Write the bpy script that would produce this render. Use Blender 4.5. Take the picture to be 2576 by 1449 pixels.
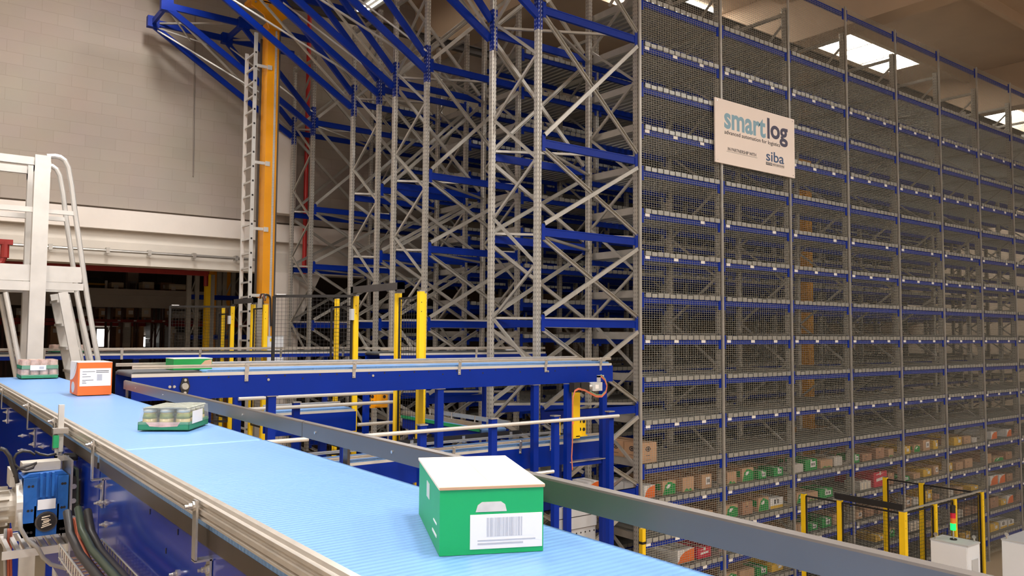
import bpy, math, random
from mathutils import Vector, Matrix
random.seed(7)
for o in list(bpy.data.objects): bpy.data.objects.remove(o)
SC = bpy.context.scene
COL = SC.collection
H = 4.72                      # eye height above the hall floor; other heights below are given relative to the eye
# ------------------------------------------------------------------ camera
F, YAW, PITCH, ROLL = 2018.05, .9208, .0567, .0068
ca, sa, cp, sp, cr, sr = math.cos(YAW), math.sin(YAW), math.cos(PITCH), math.sin(PITCH), math.cos(ROLL), math.sin(ROLL)
FH = Vector((ca, sa, 0)); RT = Vector((sa, -ca, 0)); ZU = Vector((0, 0, 1))
FW = cp*FH + sp*ZU; UP = cp*ZU - sp*FH
R2 = cr*RT + sr*UP; U2 = cr*UP - sr*RT
cam = bpy.data.cameras.new('camera'); cam.sensor_width = 36; cam.lens = F*36/2576; cam.clip_start = .05; cam.clip_end = 300
co = bpy.data.objects.new('camera', cam); COL.objects.link(co)
M = Matrix((R2, U2, -FW)).transposed().to_4x4(); M.translation = (0, 0, H)
co.matrix_world = M
SC.camera = co
# ------------------------------------------------------------------ world, lights, exposure
w = bpy.data.worlds.new('world'); SC.world = w; w.use_nodes = True
bg = w.node_tree.nodes['Background']; bg.inputs[0].default_value = (1, .95, .9, 1); bg.inputs[1].default_value = .12
SC.view_settings.view_transform = 'Standard'; SC.view_settings.look = 'None'
SC.view_settings.exposure = -0.5; SC.view_settings.gamma = 1.0; SC.view_settings.use_curve_mapping = False
def area(name, loc, sx, sy, power, col=(1, .985, .965), rot=(0, 0, 0)):
    l = bpy.data.lights.new(name, 'AREA'); l.shape = 'RECTANGLE'; l.size = sx; l.size_y = sy; l.energy = power; l.color = col
    o = bpy.data.objects.new(name, l); COL.objects.link(o); o.location = (loc[0], loc[1], loc[2]+H); o.rotation_euler = rot
    return o
# strip lamps of this hall that hang outside the picture (above the frame and behind the viewer), all of one power
LAMPS = [(x, y, 650) for x, y in ((-5.5, 2.5), (-1.5, -3.2), (3.0, -3.2), (8.5, -2.6), (14.5, -2.4), (20.5, -2.0), (3.0, 1.6), (3.2, 6.4), (-1.8, 7.5), (3.0, 11.6))]
for lx, ly, lp in LAMPS: area('hall_lamp_offscreen', (lx, ly, 7.02), .5, 2.4, lp)
# ------------------------------------------------------------------ pixel helpers: photograph pixel -> point on a world plane
def ray(x, y):
    u = (x-1288)/F; v = (724.5-y)/F
    return (FW + R2*u + U2*v)
def aX(x, y, X): r = ray(x, y); return r*(X/r.x)
def aY(x, y, Y): r = ray(x, y); return r*(Y/r.y)
def aZ(x, y, Z): r = ray(x, y); return r*(Z/r.z)
# ------------------------------------------------------------------ materials
def lin(c): return tuple(((v/255)/12.92 if v <= 10 else ((v/255+.055)/1.055)**2.4) for v in c)+(1,)
MATS = {}
def mat(name, rgb, rough=.5, metal=0., var=.0, vscale=8., bump=0., bscale=60., spec=.5, emit=0., alpha=1., trans=0., coat=0.):
    m = bpy.data.materials.new(name); m.use_nodes = True; nt = m.node_tree; b = nt.nodes['Principled BSDF']
    c = lin(rgb); b.inputs['Base Color'].default_value = c
    b.inputs['Roughness'].default_value = rough; b.inputs['Metallic'].default_value = metal
    b.inputs['Specular IOR Level'].default_value = spec
    if coat: b.inputs['Coat Weight'].default_value = coat; b.inputs['Coat Roughness'].default_value = .08
    if emit: b.inputs['Emission Color'].default_value = c; b.inputs['Emission Strength'].default_value = emit
    if alpha < 1: b.inputs['Alpha'].default_value = alpha
    if trans: b.inputs['Transmission Weight'].default_value = trans
    if var or bump: tc = nt.nodes.new('ShaderNodeTexCoord')
    if var:
        n = nt.nodes.new('ShaderNodeTexNoise'); n.inputs['Scale'].default_value = vscale; n.inputs['Detail'].default_value = 5
        nt.links.new(tc.outputs['Object'], n.inputs['Vector'])
        r = nt.nodes.new('ShaderNodeMapRange'); r.inputs[1].default_value = .3; r.inputs[2].default_value = .7
        r.inputs[3].default_value = 1-var; r.inputs[4].default_value = 1+var
        nt.links.new(n.outputs['Fac'], r.inputs[0])
        x = nt.nodes.new('ShaderNodeVectorMath'); x.operation = 'SCALE'; x.inputs[0].default_value = c[:3]
        nt.links.new(r.outputs[0], x.inputs['Scale']); nt.links.new(x.outputs[0], b.inputs['Base Color'])
    if bump:
        n2 = nt.nodes.new('ShaderNodeTexNoise'); n2.inputs['Scale'].default_value = bscale
        nt.links.new(tc.outputs['Object'], n2.inputs['Vector'])
        bp = nt.nodes.new('ShaderNodeBump'); bp.inputs['Strength'].default_value = bump; bp.inputs['Distance'].default_value = .01
        nt.links.new(n2.outputs['Fac'], bp.inputs['Height']); nt.links.new(bp.outputs['Normal'], b.inputs['Normal'])
    MATS[name] = m; return m
mat('galv', (178, 174, 166), .38, .45, .10, 5)
mat('deck_edge', (174, 173, 166), .36, .42, .1, 6)
mat('galv_slat', (174, 173, 166), .36, .42, .08, 4)
mat('wire', (168, 165, 152), .5, .2)
mat('blue', (2, 40, 140), .4, 0, .06, 3, spec=.2)
mat('blue_gloss', (2, 40, 140), .2, 0, .04, 2, spec=.5, coat=.3)
mat('yellow', (248, 203, 22), .42, 0, .03, 6)
mat('mast_orange', (226, 150, 12), .33, 0, .06, 2)
mat('black', (34, 31, 30), .5, 0, .1, 9)
mat('dark_steel', (78, 74, 72), .45, .3, .1, 5)
mat('steel', (176, 172, 166), .3, .75, .08, 12)
mat('alu', (206, 203, 198), .42, .45, .06, 6)
mat('zinc', (200, 198, 194), .25, .8, .08, 20)
mat('rail_alu', (205, 198, 188), .3, .6, .06, 18)
mat('side_rail', (112, 106, 101), .34, .55, .06, 3)
mat('dark_strip', (74, 66, 60), .35, .3, .1, 6)
mat('dark_belt', (72, 74, 76), .75, 0, .1, 30)
mat('card', (196, 155, 120), .75, 0, .06, 7)
mat('card_dark', (170, 126, 98), .78, 0, .06, 7)
mat('card_pale', (240, 224, 200), .7, 0, .03, 4)
mat('tape', (188, 152, 112), .4)
mat('green_print', (14, 146, 66), .5, 0, .06, 9)
mat('green_box', (6, 166, 92), .5, 0, .04, 6)
mat('green_tray', (52, 138, 98), .45, 0, .05, 9)
mat('orange_print', (240, 112, 40), .5, 0, .03, 9)
mat('white_print', (238, 234, 230), .5, 0, .02, 9)
mat('yellow_print', (226, 178, 52), .55, 0, .05, 9)
mat('red_print', (206, 40, 66), .5, 0, .05, 9)
mat('film', (214, 206, 196), .25, 0, .10, 25)
mat('ink', (58, 56, 60), .6)
mat('ink_grey', (186, 186, 190), .6)
mat('wall_white', (224, 214, 204), .8, 0, .05, 1.5, .15, 12)
mat('concrete_pale', (205, 196, 184), .85, 0, .07, 1.2, .3, 8)
mat('concrete', (186, 172, 156), .9, 0, .07, 1.0, .3, 8)
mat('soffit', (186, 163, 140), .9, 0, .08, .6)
mat('red_paint', (150, 40, 34), .5, 0, .08, 5)
mat('red_bright', (198, 40, 36), .45)
mat('cabinet', (226, 228, 232), .4, 0, .02, 3)
mat('cabinet_grey', (186, 186, 186), .45, 0, .03, 3)
mat('sign_white', (250, 236, 226), .55, 0, .01, 2)
mat('sign_blue', (140, 178, 196), .5); mat('sign_dark', (76, 74, 96), .5); mat('siba_blue', (66, 92, 130), .5)
mat('motor_blue', (30, 96, 176), .4, .1, .12, 14, .2, 40)
mat('motor_grey', (176, 170, 160), .45, .2, .12, 14)
mat('dark_green', (62, 74, 60), .4, .1, .1, 9)
mat('sensor_green', (36, 150, 96), .4)
mat('cable_black', (40, 38, 38), .45); mat('cable_orange', (206, 110, 80), .5); mat('cable_green', (120, 165, 125), .5)
mat('cable_grey', (150, 146, 140), .5)
mat('lamp_glow', (255, 244, 226), .5, emit=14)
mat('sky_glow', (255, 250, 240), .5, emit=30)
mat('window_glow', (255, 252, 246), .5, emit=10)
mat('led_green', (10, 255, 90), .3, emit=3); mat('led_red', (200, 30, 60), .3); mat('led_orange', (236, 130, 50), .3)
mat('laser_red', (255, 40, 60), .3, emit=4)
mat('hall_grey', (132, 122, 114), .85, 0, .06, 1)
mat('rubber', (50, 48, 46), .8)
mat('glass_jar', (196, 176, 120), .2, 0, .2, 30); mat('lid', (206, 210, 200), .3, .3); mat('jar_green', (128, 138, 66), .35, 0, .2, 30)
mat('can_pink', (214, 176, 164), .35, 0, .25, 30)
mat('tube_white', (214, 210, 202), .28, .35)
mat('brown_frame', (96, 60, 48), .5, 0, .1, 5)
mat('wood', (150, 104, 66), .8, 0, .1, 8)
def belt_mat(name, rgb, pitch, strength, axis):
    m = mat(name, rgb, .38, 0, .035, 1.6, spec=.5); nt = m.node_tree; b = nt.nodes['Principled BSDF']
    g = nt.nodes.new('ShaderNodeTexCoord'); s = nt.nodes.new('ShaderNodeSeparateXYZ'); nt.links.new(g.outputs['Object'], s.inputs[0])
    k = nt.nodes.new('ShaderNodeMath'); k.operation = 'MULTIPLY'; k.inputs[1].default_value = 2*math.pi/pitch; nt.links.new(s.outputs[axis], k.inputs[0])
    n = nt.nodes.new('ShaderNodeMath'); n.operation = 'SINE'; nt.links.new(k.outputs[0], n.inputs[0])
    bp = nt.nodes.new('ShaderNodeBump'); bp.inputs['Strength'].default_value = strength; bp.inputs['Distance'].default_value = .003
    nt.links.new(n.outputs[0], bp.inputs['Height']); nt.links.new(bp.outputs['Normal'], b.inputs['Normal'])
belt_mat('belt', (110, 153, 206), .024, .22, 1)
belt_mat('belt_x', (110, 153, 206), .024, .3, 0)
def slot_mat(name, base, dark):
    # galvanised / painted section with two columns of punched slots
    m = mat(name, base, .38, .45, .08, 5); nt = m.node_tree; b = nt.nodes['Principled BSDF']
    src = b.inputs['Base Color'].links[0].from_socket
    g = nt.nodes.new('ShaderNodeTexCoord'); s = nt.nodes.new('ShaderNodeSeparateXYZ'); nt.links.new(g.outputs['Object'], s.inputs[0])
    def mth(op, a, bb=None, c=None):
        n = nt.nodes.new('ShaderNodeMath'); n.operation = op
        for i, q in enumerate((a, bb, c)):
            if q is None: continue
            if isinstance(q, (int, float)): n.inputs[i].default_value = q
            else: nt.links.new(q, n.inputs[i])
        return n.outputs[0]
    fz = mth('FRACT', mth('MULTIPLY', s.outputs[2], 1/.055))
    inz = mth('LESS_THAN', fz, .42)
    inx = mth('LESS_THAN', mth('ABSOLUTE', mth('SUBTRACT', mth('ABSOLUTE', s.outputs[0]), .0205)), .0042)
    iny = mth('LESS_THAN', mth('ABSOLUTE', mth('SUBTRACT', mth('ABSOLUTE', s.outputs[1]), .016)), .004)
    sel = mth('MULTIPLY', inz, mth('MAXIMUM', inx, iny))
    mx = nt.nodes.new('ShaderNodeMix'); mx.data_type = 'RGBA'; nt.links.new(sel, mx.inputs[0]); nt.links.new(src, mx.inputs[6]); mx.inputs[7].default_value = lin(dark)
    nt.links.new(mx.outputs[2], b.inputs['Base Color'])
slot_mat('slotted', (186, 182, 174), (92, 89, 85))
slot_mat('slotted_blue', (2, 40, 140), (190, 195, 205))
def block_mat(name, rgb, joint):
    m = mat(name, rgb, .9); nt = m.node_tree; b = nt.nodes['Principled BSDF']
    g = nt.nodes.new('ShaderNodeTexCoord'); s = nt.nodes.new('ShaderNodeSeparateXYZ'); c = nt.nodes.new('ShaderNodeCombineXYZ')
    nt.links.new(g.outputs['Object'], s.inputs[0]); nt.links.new(s.outputs[0], c.inputs[0]); nt.links.new(s.outputs[2], c.inputs[1])
    n = nt.nodes.new('ShaderNodeTexNoise'); n.inputs['Scale'].default_value = 1.3; n.inputs['Detail'].default_value = 6; nt.links.new(c.outputs[0], n.inputs[0])
    k = nt.nodes.new('ShaderNodeTexBrick'); nt.links.new(c.outputs[0], k.inputs['Vector'])
    k.inputs['Scale'].default_value = 1; k.inputs['Brick Width'].default_value = .5; k.inputs['Row Height'].default_value = .21
    k.inputs['Mortar Size'].default_value = .006; k.inputs['Mortar Smooth'].default_value = .4
    k.inputs['Color1'].default_value = lin(rgb); k.inputs['Color2'].default_value = lin(tuple(int(v*.975) for v in rgb)); k.inputs['Mortar'].default_value = lin(joint)
    mx = nt.nodes.new('ShaderNodeMix'); mx.data_type = 'RGBA'; mx.blend_type = 'MULTIPLY'; mx.inputs[0].default_value = .12
    nt.links.new(k.outputs['Color'], mx.inputs[6]); nt.links.new(n.outputs['Color'], mx.inputs[7]); nt.links.new(mx.outputs[2], b.inputs['Base Color'])
    bp = nt.nodes.new('ShaderNodeBump'); bp.inputs['Strength'].default_value = .3; bp.inputs['Distance'].default_value = .01; bp.invert = True
    nt.links.new(k.outputs['Fac'], bp.inputs['Height']); nt.links.new(bp.outputs['Normal'], b.inputs['Normal'])
block_mat('block', (166, 154, 143), (157, 145, 134))
# ------------------------------------------------------------------ mesh builder
class MB:
    def __init__(s): s.v = []; s.f = []
    def bx(s, x0, x1, y0, y1, z0, z1):
        n = len(s.v)
        s.v += [(x0,y0,z0),(x1,y0,z0),(x1,y1,z0),(x0,y1,z0),(x0,y0,z1),(x1,y0,z1),(x1,y1,z1),(x0,y1,z1)]
        s.f += [(n,n+3,n+2,n+1),(n+4,n+5,n+6,n+7),(n,n+1,n+5,n+4),(n+1,n+2,n+6,n+5),(n+2,n+3,n+7,n+6),(n+3,n,n+4,n+7)]
        return s
    def bar(s, p, q, w, h, up=(0,0,1)):
        p = Vector(p); q = Vector(q); d = (q-p).normalized(); u = Vector(up)
        if abs(d.dot(u)) > .98: u = Vector((0,1,0))
        side = d.cross(u).normalized()*w/2; u = side.cross(d).normalized()*h/2
        n = len(s.v)
        for e in (p, q): s.v += [tuple(e-side-u), tuple(e+side-u), tuple(e+side+u), tuple(e-side+u)]
        s.f += [(n,n+1,n+2,n+3),(n+7,n+6,n+5,n+4)]+[(n+i,n+4+i,n+4+(i+1)%4,n+(i+1)%4) for i in range(4)]
        return s
    def chan(s, p, q, w, h, up=(0,0,1), t=.005):
        # C section along p-q: web of height w across, two flanges of depth h pointing along 'up'
        p = Vector(p); q = Vector(q); d = (q-p).normalized(); u = Vector(up); side = d.cross(u).normalized(); u = side.cross(d).normalized()
        s.bar(p, q, w, t, u)
        for sg in (-1, 1): o = side*(w/2-t/2)*sg+u*h/2; s.bar(p+o, q+o, t, h, u)
        return s
    def tube(s, p, q, r, n=8, r2=None):
        p = Vector(p); q = Vector(q); d = (q-p).normalized(); a = d.orthogonal().normalized(); b = d.cross(a); k = len(s.v); r2 = r if r2 is None else r2
        for e, rr in ((p, r), (q, r2)):
            for i in range(n): t = 2*math.pi*i/n; s.v.append(tuple(e+a*math.cos(t)*rr+b*math.sin(t)*rr))
        s.f += [(k+i, k+n+i, k+n+(i+1)%n, k+(i+1)%n)[::-1] for i in range(n)]+[tuple(range(k, k+n))[::-1], tuple(range(k+n, k+2*n))]
        return s
    def path(s, pts, r, n=6):
        pts = [Vector(p) for p in pts]; k = len(s.v); a = None
        for i, p in enumerate(pts):
            d = (pts[min(i+1, len(pts)-1)]-pts[max(i-1, 0)]).normalized()
            a = d.orthogonal().normalized() if a is None else (a-d*a.dot(d)).normalized(); b = d.cross(a)
            for j in range(n): t = 2*math.pi*j/n; s.v.append(tuple(p+a*math.cos(t)*r+b*math.sin(t)*r))
        for i in range(len(pts)-1):
            for j in range(n): A = k+i*n+j; B = k+i*n+(j+1)%n; s.f.append((A, B, B+n, A+n))
        s.f += [tuple(range(k, k+n))[::-1], tuple(range(k+(len(pts)-1)*n, k+len(pts)*n))]
        return s
    def prism(s, poly, axis, a0, a1):
        # polygon in the plane normal to axis, extruded a0..a1
        k = len(s.v); n = len(poly)
        for a in (a0, a1):
            for u, v in poly: s.v.append((a,u,v) if axis == 0 else (u,a,v) if axis == 1 else (u,v,a))
        s.f += [tuple(range(k, k+n)), tuple(range(k+n, k+2*n))[::-1]]+[(k+i, k+n+i, k+n+(i+1)%n, k+(i+1)%n) for i in range(n)]
        return s
    def rot(s, c, ang, k=0):
        cc, ss = math.cos(ang), math.sin(ang)
        s.v = s.v[:k]+[(c[0]+(x-c[0])*cc-(y-c[1])*ss, c[1]+(x-c[0])*ss+(y-c[1])*cc, z) for x, y, z in s.v[k:]]
        return s
    def mesh(s, name, m, base=(0,0,0), smooth=False):
        me = bpy.data.meshes.new(name); b = base
        me.from_pydata([(x-b[0], y-b[1], z-b[2]) for x, y, z in s.v], [], s.f)
        me.materials.append(MATS[m])
        if smooth: me.polygons.foreach_set('use_smooth', [True]*len(me.polygons))
        me.update(); return me
def fix(me):
    import bmesh
    b = bmesh.new(); b.from_mesh(me); bmesh.ops.recalc_face_normals(b, faces=b.faces); b.to_mesh(me); b.free()
BASE = {}
def link(o, parent, loc):
    COL.objects.link(o)
    if parent: o.parent = parent; o.location = loc
    else: o.location = (loc[0], loc[1], loc[2]+H)
    return o
def tag(o, label=None, cat=None, group=None, kind=None):
    if label: o['label'] = label
    if cat: o['category'] = cat
    if group: o['group'] = group
    if kind: o['kind'] = kind
    return o
def thing(name, label, cat, base, group=None):
    o = bpy.data.objects.new(name, None); o.empty_display_size = .1; link(o, None, base); BASE[o] = Vector(base); return tag(o, label, cat, group)
def part(name, mb, m, parent, label=None, kind=None, smooth=False):
    b = BASE[parent]; me = mb.mesh(name, m, b, smooth); fix(me)
    o = bpy.data.objects.new(name, me); link(o, parent, (0,0,0)); BASE[o] = b
    return tag(o, label, None, None, kind)
def inst(name, me, parent, loc, rotz=0, label=None):
    b = BASE[parent]; o = bpy.data.objects.new(name, me); link(o, parent, (loc[0]-b.x, loc[1]-b.y, loc[2]-b.z)); o.rotation_euler.z = rotz; BASE[o] = Vector(loc); return tag(o, label)
def solo(name, mb, m, label, cat, group=None, smooth=False, kind=None):
    xs = [v[0] for v in mb.v]; ys = [v[1] for v in mb.v]; zs = [v[2] for v in mb.v]
    base = ((min(xs)+max(xs))/2, (min(ys)+max(ys))/2, min(zs)); me = mb.mesh(name, m, base, smooth); fix(me)
    o = bpy.data.objects.new(name, me); link(o, None, base); BASE[o] = Vector(base); return tag(o, label, cat, group, kind)
def struct(name, mb, m, label=None):
    o = solo(name, mb, m, label, None, kind='structure'); return o
def shared(name, mb, m):
    me = mb.mesh(name, m); fix(me); return me
ORD = ['first','second','third','fourth','fifth','sixth','seventh','eighth','ninth','tenth','eleventh','twelfth']+[str(i)+'th' for i in range(13, 40)]
# ================================================================== the hall
FZ = -H
floor_me = MB().bx(-8, 34, -6, 60, FZ-.2, FZ)
mat('floor_concrete', (176, 156, 128), .5, 0, .06, .8)
struct('floor', floor_me, 'floor_concrete')
WY = 16.0
wb = struct('wall_back', MB().bx(-8, 34, WY, WY+.35, 2.25, 8.2), 'block')
# concrete beam along the foot of the block wall, stepped like a ledge
t1 = struct('trim_1', MB().bx(-8, 34, WY-.12, WY+.35, 1.84, 2.2), 'wall_white')
t2 = struct('trim_2', MB().prism([(WY, 1.2), (WY+.35, 1.2), (WY+.35, 1.84), (WY+.05, 1.84), (WY-.02, 1.62), (WY-.02, 1.36)], 0, -8, 34), 'concrete_pale')
t3 = struct('trim_3', MB().bx(-8, 34, WY-.10, WY+.02, 1.20, 1.36), 'concrete_pale')
t4 = struct('trim_4', MB().bx(-8, 34, WY+.14, WY+.3, 2.2, 2.25), 'concrete')
# white column beside the aisle, with a splayed head, and the block wall that goes on behind the racks
struct('trim_5', MB().bx(5.92, 6.32, WY-.35, WY+.3, 2.4, 4.05).bx(5.85, 6.45, WY-.3, WY+.3, FZ, 1.2), 'wall_white')
struct('trim_6', MB().prism([(6.45, .1), (6.95, 1.2), (6.45, 1.2)], 1, WY-.25, WY+.25), 'concrete_pale')
struct('wall_side', MB().bx(33.8, 34, -6, 50.3, FZ, 8.2), 'concrete')
struct('wall_left', MB().bx(-8.2, -8, -6, 50, FZ, 8.2), 'wall_white')
struct('wall_front', MB().bx(-8, 34, -6.2, -6, FZ, 8.2), 'wall_white')
# ceiling: slab, cross beams, purlins
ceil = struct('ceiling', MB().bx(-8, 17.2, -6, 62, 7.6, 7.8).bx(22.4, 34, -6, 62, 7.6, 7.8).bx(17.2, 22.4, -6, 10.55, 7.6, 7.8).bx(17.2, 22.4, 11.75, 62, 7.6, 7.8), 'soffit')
n = 7
for X in (-2.6, 3.4, 9.4, 15.4, 24.5, 30.5):
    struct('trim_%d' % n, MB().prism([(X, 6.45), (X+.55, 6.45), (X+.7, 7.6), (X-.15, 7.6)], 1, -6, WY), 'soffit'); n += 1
for Y in (1.5, 4.5, 7.5, 10.2, 12.6):
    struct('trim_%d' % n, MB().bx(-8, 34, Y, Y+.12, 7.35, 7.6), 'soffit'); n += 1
wn = struct('window_1', MB().bx(17.2, 22.4, 10.55, 11.75, 7.72, 7.76), 'sky_glow')
fr = MB()
for X in (17.2, 18.5, 19.8, 21.1, 22.36): fr.bx(X, X+.04, 10.55, 11.75, 7.6, 7.72)
for Y in (10.55, 11.71): fr.bx(17.2, 22.4, Y, Y+.04, 7.6, 7.72)
part('window_frame', fr, 'concrete', wn)
w2 = struct('window_2', MB().bx(28.8, 32.4, 10.9, 13.2, 7.56, 7.59), 'sky_glow')
w3 = struct('window_3', MB().bx(12.3, 15.0, 11.75, 12.5, 7.56, 7.59), 'sky_glow')
# ceiling lamps
LWHERE = ['beside the pale left wall', 'over the floor behind the near conveyor end', 'by the front wall in line with the near belt', 'by the front wall facing the braced bay', 'by the front wall facing the sign board', 'by the front wall facing the fenced cell',
  'over the large green carton', 'over the end of the first cross conveyor', 'over the aluminium step platform', 'in front of the orange mast', 'above the last rack by the block wall', 'above the aisle of the orange mast']
hous = shared('housing', MB().bx(-.16, .16, -.8, .8, .02, .10).prism([(-.16,.02),(-.2,-.03),(.2,-.03),(.16,.02)], 1, -.8, .8), 'cabinet_grey')
tubm = shared('tube', MB().tube((0,-.75,0), (0,.75,0), .022, 10), 'lamp_glow')
rodm = shared('rod', MB().tube((0,0,.1), (0,0,.5), .008, 6), 'steel')
for i, (lx, ly, lp) in enumerate(LAMPS+[(7.75, 15.0, 0), (8.2, 13.6, 0)]):
    t = thing('ceiling_lamp_offscreen' if lp else 'ceiling_lamp', 'twin-tube strip lamp hanging '+LWHERE[i], 'lamp', (lx, ly, 7.06), 'strip lamps under the hall ceiling')
    inst('housing', hous, t, (lx, ly, 7.06))
    for s in (-.07, .07): inst('tube', tubm, t, (lx+s, ly, 7.03))
    for s in (-.6, .6): inst('rod', rodm, t, (lx, ly+s, 7.06))
# pipes on the wall
solo('red_pipe', MB().tube((6.62, 15.85, 1.2), (6.62, 15.85, 6.9), .045, 10), 'red_bright', 'vertical red sprinkler pipe beside the white wall column', 'pipe')
pp = aY(0, 625, WY-.2).z
t = thing('conduit_pipe', 'thin steel conduit clamped along the pale concrete ledge', 'pipe', (2, WY-.17, 1.42))
part('tube', MB().tube((-3, WY-.17, 1.44), (5.6, WY-.17, 1.44), .03, 10), 'steel', t)
for X in (1.2, 2.0, 2.9, 3.6, 4.4, 5.2): part('clamp', MB().bx(X-.03, X+.03, WY-.22, WY-.1, 1.39, 1.49), 'steel', t)
v = aY(12, 630, 13.0)
t = thing('red_valve', 'red pipe valve with white tip against the concrete ledge', 'valve', (v.x, v.y, v.z-.2))
part('body', MB().tube((v.x, v.y, v.z+.12), (v.x, v.y, v.z-.1), .055, 10).bx(v.x-.09, v.x+.09, v.y-.05, v.y+.05, v.z+.08, v.z+.15), 'red_paint', t)
part('elbow', MB().path([(v.x, v.y, v.z-.08), (v.x-.03, v.y, v.z-.16), (v.x-.1, v.y, v.z-.22)], .04, 8), 'red_paint', t)
part('tip', MB().tube((v.x-.1, v.y, v.z-.22), (v.x-.16, v.y, v.z-.3), .03, 8, .02), 'white_print', t)
solo('wall_cable', MB().tube((4.38, WY-.02, 3.0), (4.33, WY-.02, 6.2), .012, 6), 'hall_grey', 'thin grey cable hanging down the block wall', 'cable')
# ================================================================== storage racks
X0, W = 6.2232, 1.7466
LZ = [4.595,3.956,3.37,2.788,2.21,1.624,1.042,.469,-.106,-.677,-1.256,-1.841,-2.323,-2.824,-3.31,-3.8,-4.3]
BZ = [4.046,2.361,1.254,.134,-1.0,-2.088,-3.2,-4.3]
ROWS = [(7.6, 8.64), (10.27, 11.32), (11.8, 12.83), (14.5, 15.54)]
NB = 12
UW, UD = .065, .085
prof = [(-.0325,-.0425),(-.011,-.0425),(-.008,-.03),(.008,-.03),(.011,-.0425),(.0325,-.0425),(.0325,.03),(.024,.0425),(-.024,.0425),(-.0325,.03)]
up_me = shared('upright', MB().prism(prof, 2, FZ, 5.4), 'slotted')
upj_me = shared('joint_plate', MB().prism([(x*1.12, y*1.1) for x, y in prof], 2, -.28, .28), 'slotted_blue')
foot_me = shared('foot_plate', MB().bx(-.07, .07, -.08, .08, 0, .012), 'galv')
def beam_mesh(L, h, m='blue'):
    b = MB().bx(.03, L-.03, -.02, .02, -h/2, h/2).bx(.03, L-.03, -.026, .02, h/2-.014, h/2)
    for x in (0, L-.05): b.bx(x, x+.05, -.028, -.02, -.1, .1)
    return shared('beam', b, m)
bm_me = beam_mesh(W-UW, .075); bb_me = beam_mesh(W-UW, .1)
def slat_mesh(d):
    return shared('deck_slat', MB().bx(-.036, .036, -.03, d+.03, -.004, .0).bx(-.036, -.032, -.03, d+.03, 0, .045), 'galv_slat')
NS = 13
em = MB()
for s in range(NS): em.bx(.12+s*(W-UW-.2)/(NS-1)-.052, .12+s*(W-UW-.2)/(NS-1)+.052, -.036, -.031, 0, .06-.008*(s % 3 == 1))
edge_me = shared('deck_edge', em, 'deck_edge')
names = [('tall storage rack clad in wire mesh carrying the white sign board', 'storage rack'), ('galvanised storage rack behind the mesh-clad rack across the first aisle', 'storage rack'),
         ('galvanised storage rack standing back to back with the one on the first aisle', 'storage rack'), ('galvanised storage rack closest to the brown block wall', 'storage rack')]
tag_me = shared('shelf_tag', MB().bx(-.045, .045, -.002, .0, -.022, .022), 'white_print')
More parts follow.
